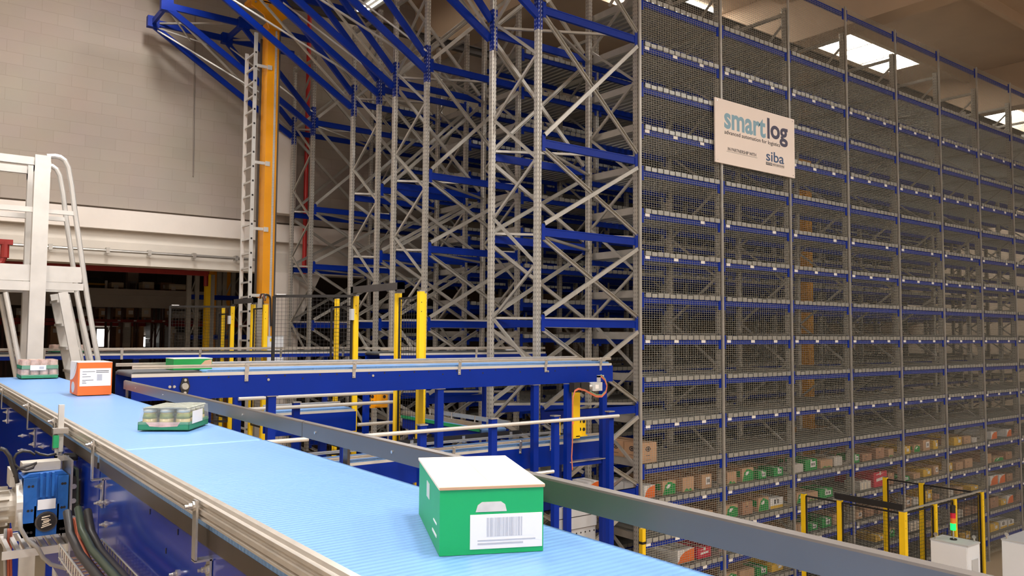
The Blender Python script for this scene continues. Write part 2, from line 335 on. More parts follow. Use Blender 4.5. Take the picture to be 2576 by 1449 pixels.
for ri, (yf, yb) in enumerate(ROWS):
    d = yb-yf
    t = thing('storage_rack', names[ri][0], names[ri][1], (X0+4*W, (yf+yb)/2, FZ), 'high-bay storage racks')
    sl_me = slat_mesh(d)
    br_me = shared('side_plate', MB().bx(-.002, .002, .02, d-.02, -.05, .05).bx(-.002, .03, .02, d-.02, .046, .05), 'galv')
    for k in range(NB+1):
        cx = X0+k*W-UW/2
        for y, r in ((yf+UD/2, 0), (yb-UD/2, math.pi)):
            u = inst('upright', up_me, t, (cx, y, 0), r)
            inst('foot_plate', foot_me, u, (cx, y, FZ))
            if k == 0: inst('joint_plate', upj_me, u, (cx, y, 4.07), r)
    # lacing of the upright frames
    rest = MB()
    for k in range(NB+1):
        cx = X0+k*W-UW/2; z = FZ+.3; sg = 0
        while z < 4.7:
            p, q = (cx, yf+.07, z), (cx, yb-.07, z+.66)
            if sg: p, q = (cx, yb-.07, z), (cx, yf+.07, z+.66)
            if k < 2: part('frame_brace', MB().chan(p, q, .035, .025, (1,0,0)), 'galv', t)
            else: rest.bar(p, q, .035, .03)
            z += .66; sg ^= 1
        rest.bar((cx, yf, 5.3), (cx, yb, 5.3), .05, .05)
        rest.bar((cx, yf, 5.2), (cx, yf+d*.55, 4.72), .03, .03)
    part('frame_brace', rest, 'galv', t, kind='stuff')
    # beams
    far = MB()
    for k in range(1, NB):
        for z in LZ:
            for y, r in ((yf, 0), (yb, 1)):
                if ri == 0 and (r == 0 or k < 3) or k < 3 and z < 5:
                    if r == 0: inst('beam', bm_me, t, (X0+k*W, yf+.01, z))
                    else: inst('beam', bm_me, t, (X0+(k+1)*W-UW, yb-.01, z), math.pi)
                else: far.bx(X0+k*W, X0+(k+1)*W-UW, y-.02, y+.02, z-.0375, z+.0375)
        if ri == 0: inst('beam', bm_me, t, (X0+k*W, yf+.01, 5.72))
    part('beam', far, 'blue', t, kind='stuff')
    # decks
    far = MB(); fs = MB(); fe = MB()
    for k in range(1, NB):
        for li, z in enumerate(LZ):
            for sx in (.05, W-UW-.03):
                x = X0+k*W+sx
                if ri == 0 or k == 1: inst('side_plate', br_me, t, (x, yf, z+.09))
                else: fs.bx(x-.002, x+.002, yf+.02, yb-.02, z+.04, z+.14)
            if ri == 0 or k == 1 and li < 12: inst('deck_edge', edge_me, t, (X0+k*W, yf, z+.0375))
            else:
                for s in range(NS): x = X0+k*W+.12+s*(W-UW-.2)/(NS-1); fe.bx(x-.052, x+.052, yf-.036, yf-.031, z+.0375, z+.0975)
            for s in range(NS): x = X0+k*W+.12+s*(W-UW-.2)/(NS-1); fe.bx(x-.052, x+.052, yb+.031, yb+.036, z+.0375, z+.0975)
            for s in range(NS):
                x = X0+k*W+.12+s*(W-UW-.2)/(NS-1)
                zz = z+.0375
                solo_ok = (ri == 0 and (k == 1 and li < 15 or k in (2, 3) and li == 0)) or (ri in (1, 2) and k == 1 and li < 8)
                if solo_ok: inst('deck_slat', sl_me, t, (x, yf, zz))
                else:
                    far.bx(x-.036, x+.036, yf-.03, yb+.03, zz-.004, zz); far.bx(x-.036, x-.032, yf-.03, yb+.03, zz, zz+.045)
    part('deck_slat', far, 'galv_slat', t, kind='stuff')
    part('deck_edge', fe, 'deck_edge', t, kind='stuff')
    if ri: part('side_plate', fs, 'galv', t, kind='stuff')
    # braced end bay
    XL, XR = X0, X0+W-UW
    for z in BZ:
        inst('beam', bb_me, t, (XL, yf+.01, z)); inst('beam', bb_me, t, (XR, yb-.01, z), math.pi)
        if ri == 0 and z == -2.088: continue
        part('plan_brace', MB().bar((XL, yb-.04, z+.07), (XR, yf+.06, z+.07), .04, .03), 'galv', t)
        part('plan_brace', MB().bar((XL, yf+.06, z-.04), (XR, yb-.06, z-.04), .04, .03), 'galv', t)
    ZS = [5.75]+BZ
    for a, b in zip(ZS[:-1], ZS[1:]):
        for y, sg in ((yf-.004, 1), (yb+.004, -1)):
            part('cross_brace', MB().chan((XL+.03, y, a-.09), (XR-.02, y, b+.1), .05, .03, (0,-sg,0)), 'galv', t)
            part('cross_brace', MB().chan((XL+.03, y-.034*sg, b+.1), (XR-.02, y-.034*sg, a-.1), .05, .03, (0,sg,0)), 'galv', t)
    # cantilevered head frame that carries the crane rail out past the rack end
    h = thing('head_frame', ['blue cantilevered head frame bolted to the mesh-clad rack', 'blue cantilevered head frame bolted to the rack across the first aisle',
        'blue cantilevered head frame bolted to the back-to-back rack', 'blue cantilevered head frame bolted to the rack by the block wall'][ri], 'truss frame', (5, (yf+yb)/2, 4.0), 'blue head frames over the rack ends')
    JX = X0-UW
    for y, sg in ((yf+.04, -1), (yb-.04, 1)):
        part('chord', MB().bar((3.42, y, 5.66), (JX, y, 5.66), .05, .11), 'blue', h)
        part('diagonal', MB().bar((3.46, y+.03*sg, 5.62), (JX, y+.03*sg, 3.96), .05, .1), 'blue', h)
        part('diagonal', MB().bar((4.8, y+.0*sg, 5.6), (JX, y, 4.2), .05, .09), 'blue', h)
        for X in (3.46, 4.8):
            part('gusset', MB().bx(X-.1, X+.1, y-.06, y+.06, 5.56, 5.76), 'blue', h)
        part('tie_rod', MB().bar((3.5, y, 5.58), (4.0 if sg < 0 else 4.3, (yf+yb)/2, 5.3), .02, .02), 'galv', h)
    for X in (3.46, 4.8):
        part('cross_tie', MB().bar((X, yf, 5.66), (X, yb, 5.66), .05, .1), 'blue', h)
    part('tie_bar', MB().bar((3.5, yb, 5.66), (4.8, yf, 5.66), .04, .03), 'galv', h)
    part('tie_bar', MB().bar((4.85, yb, 5.66), (JX, yf, 5.66), .04, .03), 'galv', h)
    part('tie_bar', MB().bar((3.5, yf, 5.58), (JX, yb, 4.05), .035, .025), 'galv', h)
    part('tie_bar', MB().bar((3.5, yb, 5.56), (JX, yf, 4.0), .035, .025), 'galv', h)
    part('tie_bar', MB().bar((4.8, yb, 5.56), (JX, yf, 4.25), .03, .025), 'galv', h)
    if ri == 0: rack1 = t
# mesh cladding on the outer face, one panel for each bay
fy = ROWS[0][0]-.012
wt = .0015
for k in range(1, NB):
    xa, xb = X0+k*W-UW, X0+(k+1)*W-UW
    m = MB(); n = 35
    for i in range(n):
        x = xa+(i+.5)*W/n; m.bar((x, fy, FZ+.15), (x, fy, 5.86), wt*2, wt*2, (0,1,0))
    z = FZ+.15; i = 0
    while z < 5.86:
        m.bar((xa, fy-.003, z), (xb, fy-.003, z), wt*2, wt*2); z += .031
    part('mesh_panel', m, 'wire', rack1, kind='stuff')
    part('mesh_post', MB().bx(xa+.01, xa+.05, fy-.03, fy-.006, FZ, 5.86), 'galv', rack1)
    for li in (1, 3, 5, 6, 8, 10, 12, 13, 14):
        for j in range(3):
            if li in (5, 12) and j == 1: continue
            inst('shelf_tag', tag_me, rack1, (X0+k*W+.12+j*.58, ROWS[0][0]-.018, LZ[li]+.012))
# ------------------------------------------------------------------ crane rails over the aisles
for i, y in enumerate((9.45, 13.66)):
    solo('crane_rail', MB().bx(2.6, 28, y-.06, y+.06, 5.83, 5.85).bx(2.6, 28, y-.008, y+.008, 5.85, 5.97).bx(2.6, 28, y-.06, y+.06, 5.97, 5.99), 'dark_steel', ['dark overhead crane rail above the first aisle', 'dark overhead crane rail above the aisle with the orange mast'][i], 'rail')
# ------------------------------------------------------------------ stacker crane
mx, my = 5.02, 13.72
t = thing('stacker_crane', 'orange stacker crane mast with a ladder in front of the racks', 'crane', (mx, my, FZ))
part('mast', MB().bx(mx-.1, mx+.1, my-.14, my+.14, FZ+.3, 5.45), 'mast_orange', t)
part('edge_flange', MB().bx(mx-.13, mx-.1, my+.13, my+.17, FZ+.3, 5.2), 'dark_steel', t)
part('edge_flange', MB().bx(mx+.1, mx+.125, my-.15, my-.12, FZ+.3, 5.4), 'dark_steel', t)
tt = MB().bx(mx+.03, mx+.06, my-.146, my-.14, FZ+.3, 5.3)
part('tooth_strip', tt, 'cabinet_grey', t)
m = MB()
for i in range(180): m.bx(mx+.024, mx+.066, my-.152, my-.146, .2+i*.028, .214+i*.028)
part('strip_teeth', m, 'alu', t, kind='stuff')
part('head_plate', MB().prism([(mx-.1,5.3),(mx+.12,5.3),(mx+.12,5.48),(mx+.26,5.6),(mx+.26,5.76),(mx-.42,5.76),(mx-.42,5.64),(mx-.2,5.52)], 1, my-.2, my-.16), 'mast_orange', t)
part('head_plate', MB().bx(mx-.42, mx+.26, my-.2, my+.2, 5.74, 5.8), 'mast_orange', t)
for X in (-.36, -.15, .05, .2): part('bolt', MB().tube((mx+X, my-.22, 5.7), (mx+X, my-.2, 5.7), .02, 6), 'zinc', t)
lx = 4.72
lad = part('ladder', MB().bx(lx-.03, lx+.03, my-.12, my-.09, FZ+.4, 5.2).bx(lx-.03, lx+.03, my+.33, my+.36, FZ+.4, 4.95), 'alu', t)
rm = shared('rung', MB().bx(-.015, .015, -.25, .22, -.015, .015), 'alu'); hm = shared('rung_hole', MB().bx(-.034, -.03, -.012, .004, -.016, .016), 'black')
for i in range(36): 
    inst('rung', rm, lad, (lx, my+.13, -3.9+i*.25))
for i in range(24): inst('rung_hole', shared('rung_hole', MB().bx(-.014, .014, -.124, -.12, -.016, .016), 'black'), lad, (lx, my, -.9+i*.25))
for z in (.6, 1.75, 2.9, 4.6): part('ladder_bracket', MB().bx(lx+.03, mx-.1, my-.13, my-.1, z, z+.05).bx(mx-.1, mx-.02, my-.152, my-.145, z-.02, z+.06), 'alu', t)
part('cable_loop', MB().path([(mx-.03, my-.17, -.1)]+[(mx-.03+.07*math.cos(a), my-.18, .55+.09*math.sin(a)) for a in [math.pi-i*math.pi/8 for i in range(9)]]+[(mx+.06, my-.17, .1)], .016, 6), 'cable_black', t)
part('carriage', MB().bx(mx-.2, mx+.2, my-.4, my+.4, -3.9, -3.2), 'mast_orange', t)
part('base_beam', MB().bx(mx-.42, mx+.9, my-.12, my+.12, FZ+.02, FZ+.3), 'mast_orange', t)

q = aY(2024, 620, 9.45)
t = thing('stacker_crane', 'orange stacker crane mast standing inside the aisle behind the mesh', 'crane', (q.x, 9.45, FZ))
part('mast', MB().bx(q.x-.1, q.x+.1, 9.33, 9.57, FZ+.3, 5.5), 'mast_orange', t)
part('carriage', MB().bx(q.x+.1, q.x+.8, 9.1, 9.8, -2.2, -1.9), 'mast_orange', t); part('base_beam', MB().bx(q.x-.4, q.x+1.2, 9.37, 9.53, FZ+.02, FZ+.3), 'mast_orange', t)
part('head_plate', MB().bx(q.x-.25, q.x+.25, 9.35, 9.55, 5.5, 5.8), 'mast_orange', t)
# ================================================================== near belt conveyor
BX0, BX1, BZT = .70, 1.42, -.52
def stadium(a, b, zt, r):
    p = []
    for i in range(9): t = math.pi/2+math.pi*i/8; p.append((a+r+r*math.cos(t), zt-r+r*math.sin(t)))
    for i in range(9): t = -math.pi/2+math.pi*i/8; p.append((b-r+r*math.cos(t), zt-r+r*math.sin(t)))
    return p
bolt_me = shared('bolt', MB().tube((0,0,0), (-.006,0,0), .013, 10).tube((-.006,0,0), (-.016,0,0), .0085, 6).tube((-.016,0,0), (-.026,0,0), .005, 8), 'zinc')
bolty_me = shared('bolt', MB().tube((0,0,0), (0,-.005,0), .012, 10).tube((0,-.005,0), (0,-.013,0), .008, 6), 'zinc')
hole_me = shared('slot_hole', MB().prism([(-.003,-.009),(.003,-.009),(.003,.009),(-.003,.009)], 0, -.001, .0015), 'black')  # flat black plate; the shade inside the slot is put into its colour
def near_conv(y0, y1, dz, label, last):
    t = thing('belt_conveyor', label, 'conveyor', (1.06, (y0+y1)/2, FZ), 'belt conveyors')
    part('belt', MB().prism(stadium(y0, y1, BZT+dz, .026), 0, BX0, BX1), 'belt', t, smooth=False)
    part('edge_strip', MB().bx(BX0-.001, BX0+.012, y0+.02, y1-.02, -.597, -.548), 'dark_strip', t)
    part('edge_strip', MB().bx(BX1-.012, BX1+.001, y0+.02, y1-.02, -.597, -.548), 'dark_strip', t)
    part('side_panel', MB().bx(BX0+.008, BX0+.014, y0+.01, y1-.01, -1.28, -.595).bx(BX0+.008, BX0+.05, y0+.01, y1-.01, -1.285, -1.28), 'blue_gloss', t)
    part('side_panel', MB().bx(BX1-.014, BX1-.008, y0+.01, y1-.01, -.86, -.595), 'blue_gloss', t)
    gr = part('guide_rail', MB().prism([(.672,-.514),(.702,-.514),(.702,-.506),(.688,-.504),(.688,-.492),(.702,-.49),(.702,-.455),(.698,-.451),(.688,-.455),(.684,-.463),(.672,-.463),(.672,-.472),(.680,-.474),(.680,-.486),(.672,-.488),(.672,-.500),(.680,-.502),(.680,-.506),(.672,-.508)], 1, y0 if last else y0-.0, y1), 'rail_alu', t)
    y = y0+.75 if not last else .75
    for y in ([2.3, .75, 3.78] if last else [4.86, 5.95, 7.6, 9.0]):
        b = part('bracket', MB().bx(.660,.666,y-.017,y+.017,-.625,-.462).bx(.660,.708,y-.017,y+.017,-.629,-.623).bx(.700,.706,y-.017,y+.017,-.745,-.625), 'zinc', t)
        inst('bolt', bolt_me, b, (.660, y, -.478)); inst('bolt', bolt_me, b, (.700, y, -.655)); inst('bolt', bolt_me, b, (.700, y, -.725))
    for yy, zz in ([(2.63,-.62),(2.76,-.705),(2.98,-.62),(2.05,-.66),(1.6,-.7)] if last else [(4.3,-.66),(5.3,-.66),(6.2,-.7)]):
        inst('slot_hole', hole_me, t, (BX0+.0068, yy, zz))
    for yy, zz in ([(2.62,-.745),(1.9,-.80),(1.2,-.72),(3.7,-.71),(3.7,-.80)] if last else [(4.5,-.74),(5.6,-.70),(6.6,-.74),(6.6,-.84)]):
        inst('bolt', bolt_me, t, (BX0+.008, yy, zz))
    for yy in ([.2, 2.9] if last else [4.6, 7.4, 10.0]):
        for X in (.74, 1.34): part('leg', MB().bx(X, X+.06, yy, yy+.06, FZ, -.87), 'blue', t)
    for X in [y0+.3+i*.9 for i in range(int((y1-y0)/.9))]: part('cross_member', MB().bx(BX0+.014, BX1-.014, X, X+.04, -.80, -.74), 'blue', t)
    return t
nc1 = near_conv(3.856, 10.45, 0, 'light blue belt conveyor section carrying the orange carton', False)
nc2 = near_conv(-1.2, 3.85, 0, 'light blue belt conveyor section carrying the large green carton', True)
# tall steel side guide on the far side of the belt
t = thing('side_guide', 'long grey steel side guide along the light blue belt', 'guide rail', (1.44, 3, -.6))
part('guide_plate', MB().prism([(1.436,-.464),(1.442,-.464),(1.442,-.405),(1.452,-.398),(1.450,-.393),(1.438,-.398),(1.436,-.403)], 1, -1.2, 3.42), 'side_rail', t)
part('guide_plate', MB().prism([(1.436,-.464),(1.442,-.464),(1.442,-.405),(1.452,-.398),(1.450,-.393),(1.438,-.398),(1.436,-.403)], 1, 3.425, 7.02), 'side_rail', t)
for y in (2.6, 3.28, 4.2, 4.9, 5.8, 6.6): part('rivet', MB().tube((1.436, y, -.432), (1.4325, y, -.432), .006, 8), 'zinc', t)
for y in (6.95, 5.2, 3.0): part('stay', MB().bx(1.443, 1.455, y-.02, y+.02, -.64, -.43), 'dark_strip', t)
# ------------------------------------------------------------------ boxes on the belt
def lettering(text, parent, m, x0, x1, y, z0, z1, rot=None, bold=0.0, sh=0):
    cu = bpy.data.curves.new('lettering', 'FONT'); cu.body = text; cu.size = 1; cu.extrude = .004; cu.offset = bold; cu.shear = sh; cu.resolution_u = 4
    ob = bpy.data.objects.new('tmp', cu); COL.objects.link(ob); bpy.context.view_layer.update()
    me = bpy.data.meshes.new_from_object(ob.evaluated_get(bpy.context.evaluated_depsgraph_get())); bpy.data.objects.remove(ob)
    xs = [v.co.x for v in me.vertices]; ys = [v.co.y for v in me.vertices]
    a, b, c, d = min(xs), max(xs), min(ys), max(ys); B = BASE[parent]
    for v in me.vertices:
        p = Vector((x0+(v.co.x-a)/(b-a)*(x1-x0), y-v.co.z*.5, z0+(v.co.y-c)/(d-c)*(z1-z0)))
        if rot: cc, ss = math.cos(rot[2]), math.sin(rot[2]); dx, dy = p.x-rot[0], p.y-rot[1]; p.x, p.y = rot[0]+dx*cc-dy*ss, rot[1]+dx*ss+dy*cc
        v.co = p-B
    me.materials.clear(); me.materials.append(MATS[m])
    o = bpy.data.objects.new('lettering', me); link(o, parent, (0,0,0)); BASE[o] = B; return o
def rpart(name, mb, m, parent, c, ang, label=None, smooth=False): return part(name, mb.rot(c, ang), m, parent, label, None, smooth)
# large green carton, turned slightly on the belt
c = (1.018, 1.612); ang = -.43; wv, dp, hh = .25, .45, .157; z0 = BZT+.001; z1 = z0+hh; x, y = c
t = thing('carton', 'large green carton with pale lid and white barcode label on the belt', 'carton', (x, y, z0))
rpart('body', MB().bx(x, x+wv, y, y+dp, z0, z1-.004), 'green_box', t, c, ang)
rpart('lid', MB().bx(x-.003, x+wv/2-.0005, y-.003, y+dp+.003, z1-.004, z1+.002).bx(x+wv/2+.0005, x+wv+.003, y-.003, y+dp+.003, z1-.004, z1+.002), 'card_pale', t, c, ang)
rpart('lid_edge', MB().bx(x-.002, x+wv+.002, y-.0045, y-.003, z1-.005, z1+.001), 'card', t, c, ang)
hs = [(x+wv*.33+.065*(i/10)+.0, 0) for i in range(11)]
rpart('hand_hole', MB().prism([(x+.085,z0+.098),(x+.16,z0+.098),(x+.156,z0+.114),(x+.146,z0+.121),(x+.100,z0+.121),(x+.090,z0+.114)], 1, y-.0012, y+.001), 'film', t, c, ang)
lb = rpart('label', MB().bx(x+.072, x+wv-.003, y-.0016, y, z0+.012, z0+.092), 'white_print', t, c, ang)
m = MB(); q = x+.112
for i in range(26):
    bw = random.choice((.0012,.0018,.0026)); m.bx(q, q+bw, y-.0021, y-.0014, z0+.040, z0+.084); q += bw+random.choice((.001,.0016,.0022))
    if q > x+.205: break
rpart('barcode', m, 'ink_grey', t, c, ang)
rpart('print_line', MB().bx(x+.09, x+.2, y-.0021, y-.0014, z0+.022, z0+.026).bx(x+.09, x+.23, y-.0021, y-.0014, z0+.030, z0+.033), 'ink_grey', t, c, ang)
m = MB()
for i in range(5): m.bx(x-.0014, x, y+.2+i*.012, y+.206+i*.012, z0+.09, z0+.13)
m.bx(x-.0014, x, y+.05, y+.11, z0+.06, z0+.064).bx(x-.0014, x, y+.05, y+.13, z0+.03, z0+.036)
rpart('side_print', m, 'white_print', t, c, ang)
# orange carton
x, y, wv, dp, hh = 1.13, 7.15, .245, .36, .262; z0 = BZT+.007; z1 = z0+hh
t = thing('carton', 'orange and white carton with address label on the light blue belt', 'carton', (x+wv/2, y+dp/2, z0))
part('body', MB().bx(x, x+wv, y, y+dp, z0, z1-.003), 'orange_print', t)
part('lid', MB().bx(x-.001, x+wv/2, y-.001, y+dp, z1-.003, z1).bx(x+wv/2+.001, x+wv+.001, y-.001, y+dp, z1-.003, z1), 'white_print', t)
curve = [(y+dp, z0+.11)]+[(y+dp-.02-dp*.75*math.sin(i/8*math.pi/2), z0+.11+.15*(1-math.cos(i/8*math.pi/2))) for i in range(9)]+[(y+dp*.15, z1-.003), (y+dp, z1-.003)]
part('side_print', MB().prism(curve, 0, x-.0015, x+.0005), 'white_print', t)
part('logo_spot', MB().prism([(y+dp*.6+.07*math.cos(i*math.pi/8), z0+.055+.045*math.sin(i*math.pi/8)) for i in range(16)], 0, x-.0015, x+.0005), 'film', t)
part('label', MB().bx(x+.012, x+wv-.008, y-.002, y, z0+.072, z0+.212), 'white_print', t)
m = MB()
for x0_, x1_, zz in ((.03,.12,.185),(.03,.06,.165),(.03,.09,.145),(.03,.11,.118),(.03,.055,.105),(.03,.06,.094)): m.bx(x+x0_, x+x1_, y-.0026, y-.0018, z0+zz, z0+zz+.0035)
m.bx(x+.128, x+.22, y-.0026, y-.0018, z0+.19, z0+.1945).bx(x+.128, x+.22, y-.0026, y-.0018, z0+.178, z0+.1825)
part('print_line', m, 'ink', t)
part('code_patch', MB().bx(x+.135, x+.172, y-.0026, y-.0018, z0+.115, z0+.165), 'ink_grey', t)
# shrink-wrapped pack of jars in a green tray, lying askew
c = (.995, 4.50); ang = math.atan2(-.145, .215); wv, dp = .26, .31; z0 = BZT+.007; x, y = c
t = thing('jar_pack', 'shrink-wrapped pack of glass jars in a green tray on the belt', 'jar pack', (x+.1, y, z0))
rpart('tray', MB().bx(x, x+wv, y, y+dp, z0, z0+.004).bx(x, x+wv, y, y+.004, z0, z0+.042).bx(x, x+wv, y+dp-.004, y+dp, z0, z0+.042).bx(x, x+.004, y, y+dp, z0, z0+.042).bx(x+wv-.004, x+wv, y, y+dp, z0, z0+.042), 'green_tray', t, c, ang)
for i in range(3):
    for j in range(4):
        jx, jy = x+.045+i*.085, y+.043+j*.075
        k = rpart('jar', MB().tube((jx,jy,z0+.004), (jx,jy,z0+.062), .036, 14).tube((jx,jy,z0+.062), (jx,jy,z0+.09), .036, 14, .03), 'glass_jar' if j else 'glass_jar', t, c, ang, smooth=True)
        rpart('jar_label', MB().tube((jx,jy,z0+.058), (jx,jy,z0+.084), .0368, 14, .032), 'jar_green', k, c, ang, smooth=True)
        rpart('lid', MB().tube((jx,jy,z0+.09), (jx,jy,z0+.108), .034, 14), 'lid', k, c, ang, smooth=True)
mat('film_clear', (226, 226, 216), .12, 0, .2, 30, .6, 30, alpha=.18)
mat('film_grey', (186, 190, 178), .2, 0, .2, 30, .6, 30, alpha=.8)
rpart('wrap_film', MB().prism([(x-.002,z0+.03),(x+wv+.002,z0+.03),(x+wv-.006,z0+.112),(x+wv*.6,z0+.118),(x+wv*.3,z0+.112),(x+.02,z0+.114)], 1, y-.003, y+dp+.002), 'film_clear', t, c, ang)
rpart('film_top', MB().prism([(x+.012,z0+.113),(x+wv-.012,z0+.112),(x+wv-.02,z0+.117),(x+wv*.6,z0+.1195),(x+wv*.3,z0+.1145),(x+.03,z0+.117)], 1, y+.004, y+dp-.006), 'film_grey', t, c, ang)
rpart('label', MB().bx(x+wv+.002, x+wv+.0035, y+.04, y+.2, z0+.03, z0+.095), 'white_print', t, c, ang)
rpart('tray_print', MB().prism([(x+.04,z0+.042),(x+.06,z0+.02),(x+.12,z0+.016),(x+.2,z0+.02),(x+.215,z0+.042)], 1, y-.0015, y), 'can_pink', t, c, ang)
# two-layer packs of cans in green trays
def can_pack(x, y, z0, wv, dp, layers, label):
    t = thing('can_pack', label, 'can pack', (x+wv/2, y+dp/2, z0), 'shrink-wrapped can packs')
    hh = .1
    for l in range(layers):
        zz = z0+l*hh
        part('tray', MB().bx(x, x+wv, y, y+dp, zz, zz+.004).bx(x, x+wv, y, y+.004, zz, zz+.04).bx(x, x+.004, y, y+dp, zz, zz+.04).bx(x+wv-.004, x+wv, y, y+dp, zz, zz+.04).bx(x, x+wv, y+dp-.004, y+dp, zz, zz+.04), 'green_tray', t)
        n = int(wv/.08)
        for i in range(n):
            for j in range(3):
                cx, cy = x+wv/n*(i+.5), y+.05+j*(dp-.1)/2
                part('can', MB().tube((cx,cy,zz+.005), (cx,cy,zz+.09), wv/n*.46, 14).tube((cx,cy,zz+.09), (cx,cy,zz+.096), wv/n*.43, 14), 'can_pink', t, smooth=False)
    part('wrap_film', MB().prism([(x-.002,z0+.03),(x+wv+.002,z0+.03),(x+wv-.01,z0+layers*hh),(x+.012,z0+layers*hh)], 1, y-.003, y+dp+.002), 'film_clear', t)
    if layers > 1:
        part('label', MB().bx(x+wv*.24, x+wv*.66, y-.006, y-.004, z0+hh-.012, z0+hh+.042), 'white_print', t)
        part('code_patch', MB().bx(x+wv*.48, x+wv*.6, y-.0068, y-.005, z0+hh, z0+hh+.026), 'ink_grey', t)
can_pack(1.025, 9.9, BZT+.007, .35, .38, 2, 'two-layer shrink-wrapped pack of cans in green trays on the belt')
# ================================================================== cross conveyors (run toward the racks)
def cross_conv(label, xa, xb, y0, y1, zt, ph, group='belt conveyors', belt='belt_x', rails=True, legs=(), bxs=(), pm='blue', dark=None):
    t = thing('belt_conveyor', label, 'conveyor', ((xa+xb)/2, (y0+y1)/2, zt-ph-.1 if not legs else FZ), group)
    xs = xa if dark is None else dark
    p = [(a, b) for a, b in stadium(xs, xb, zt, .022)]
    part('belt', MB().prism(p, 1, y0+.025, y1-.025), belt, t)
    if dark: part('dark_belt', MB().prism(stadium(xa, dark-.03, zt-.004, .022), 1, y0+.02, y1-.02), 'dark_belt', t)
    for y in (y0, y1-.006): part('side_panel', MB().bx(xa, xb+.04, y, y+.006, zt-.05-ph, zt-.045).bx(xa, xb+.04, min(y, y+.03) if y == y0 else y-.03, y+.03 if y == y0 else y+.006, zt-.054-ph, zt-.05-ph), pm, t)
    for y in (y0-.002, y1-.02): part('edge_strip', MB().bx(xa, xb+.02, y, y+.022, zt-.045, zt-.018), 'tube_white' if y < y0 else 'dark_strip', t)
    if rails:
        for y, s in ((y0-.005, -1), (y1+.005, 1)):
            part('guide_rail', MB().prism([(y-.009, zt+.022), (y+.009, zt+.022), (y+.009, zt+.029), (y, zt+.032), (y+.009, zt+.036), (y+.009, zt+.05), (y-.009, zt+.05), (y-.009, zt+.037), (y-.002, zt+.033), (y-.009, zt+.03)], 0, xa, xb), 'rail_alu', t)
        for X in bxs:
            b = part('bracket', MB().bx(X-.018, X+.018, y0-.018, y0-.013, zt-.015, zt+.055).bx(X-.018, X+.018, y0-.013, y0-.002, zt-.02, zt-.015).bx(X-.016, X+.016, y0-.008, y0-.002, zt-.1, zt-.015), 'zinc', t)
            inst('bolt', bolty_me, b, (X, y0-.018, zt+.036)); inst('bolt', bolty_me, b, (X, y0-.008, zt-.085))
    for lx, ly, zb, pl in legs:
        part('leg', MB().bx(lx-.035, lx+.035, ly-.03, ly+.03, zb, zt-.05-ph-.012), 'blue', t)
        part('leg_plate', MB().bx(lx-.05, lx+.05, ly-.04, ly+.04, zt-.05-ph-.012, zt-.05-ph-.004), 'zinc', t)
    return t
AY0, AY1 = 6.9, 7.5
AZ = -.325
bxs = [aY(p, 925, AY0).x for p in (620, 890, 1155, 1372, 1510)]
la = [(aY(p, 1000, AY0+.05).x, AY0+.05, zb) for p, zb in ((682, -1.1), (1105, -1.15), (1345, -1.6))]
ca_ = cross_conv('blue-sided belt conveyor ending in front of the braced rack bay', 1.47, 6.72, AY0, AY1, AZ, .18, legs=[(a, b, c, 1) for a, b, c in la]+[(2.2, AY0+.5, FZ, 1)], bxs=bxs, dark=2.05)
for p, yy in ((675, 955), (938, 945), (1378, 934)):
    q = aY(p, yy, AY0); inst('bolt', bolty_me, ca_, (q.x, AY0-.001, q.z))
hy_me = shared('slot_hole', MB().bx(-.007, .007, -.0012, .001, -.007, .007), 'black')  # black square on the panel, painted shade of a slot
for i in range(30):
    X = 1.9+i*.165; inst('slot_hole', hy_me, ca_, (X, AY0, AZ-.06 if i % 3 else AZ-.09))
q = aY(464, 972, AY0)
bp = part('bearing', MB().prism([(q.x-.04, q.z), (q.x-.02, q.z+.07), (q.x+.02, q.z+.07), (q.x+.04, q.z), (q.x+.02, q.z-.07), (q.x-.02, q.z-.07)], 1, AY0-.02, AY0), 'black', ca_)
part('bearing_cap', MB().tube((q.x, AY0-.02, q.z), (q.x, AY0-.034, q.z), .03, 14, .024), 'galv', bp)
for s in (-.052, .052): inst('bolt', bolty_me, bp, (q.x, AY0-.02, q.z+s))
part('seam', MB().bx(q.x-.1, q.x-.097, AY0-.0015, AY0, AZ-.23, AZ-.05), 'black', ca_)
for s in (-.115, -.08): inst('bolt', bolty_me, ca_, (q.x+s, AY0, q.z-.0))
# second conveyor further back and the ones that run into the aisles
CY0, CY1 = 11.8, 12.2
cross_conv('blue-sided belt conveyor behind the open mesh doors', -.5, 6.05, CY0, CY1, -.285, .04, belt='dark_belt', bxs=[aY(p, 890, CY0).x for p in (110, 306, 503, 706, 862)], legs=[(2.6, CY0+.2, FZ, 1), (5.4, CY0+.2, FZ, 1)], pm='blue')
cross_conv('dark slim conveyor leading into the first aisle', 4.75, 7.4, 8.95, 9.35, -.24, .05, belt='dark_belt', bxs=[5.3, 6.2], legs=[(6.5, 9.15, FZ, 1)])
q = aY(1288, 885, 9.1)
t = thing('drum_motor', 'pale grey round motor housing on the dark slim conveyor', 'motor', (q.x, q.y, q.z-.06))
part('housing', MB().tube((q.x, q.y, q.z-.05), (q.x, q.y, q.z+.035), .09, 18).tube((q.x, q.y, q.z+.035), (q.x, q.y, q.z+.05), .09, 18, .07), 'cabinet_grey', t)
part('foot', MB().bx(q.x-.12, q.x+.14, q.y-.08, q.y+.08, q.z-.065, q.z-.05), 'dark_steel', t)
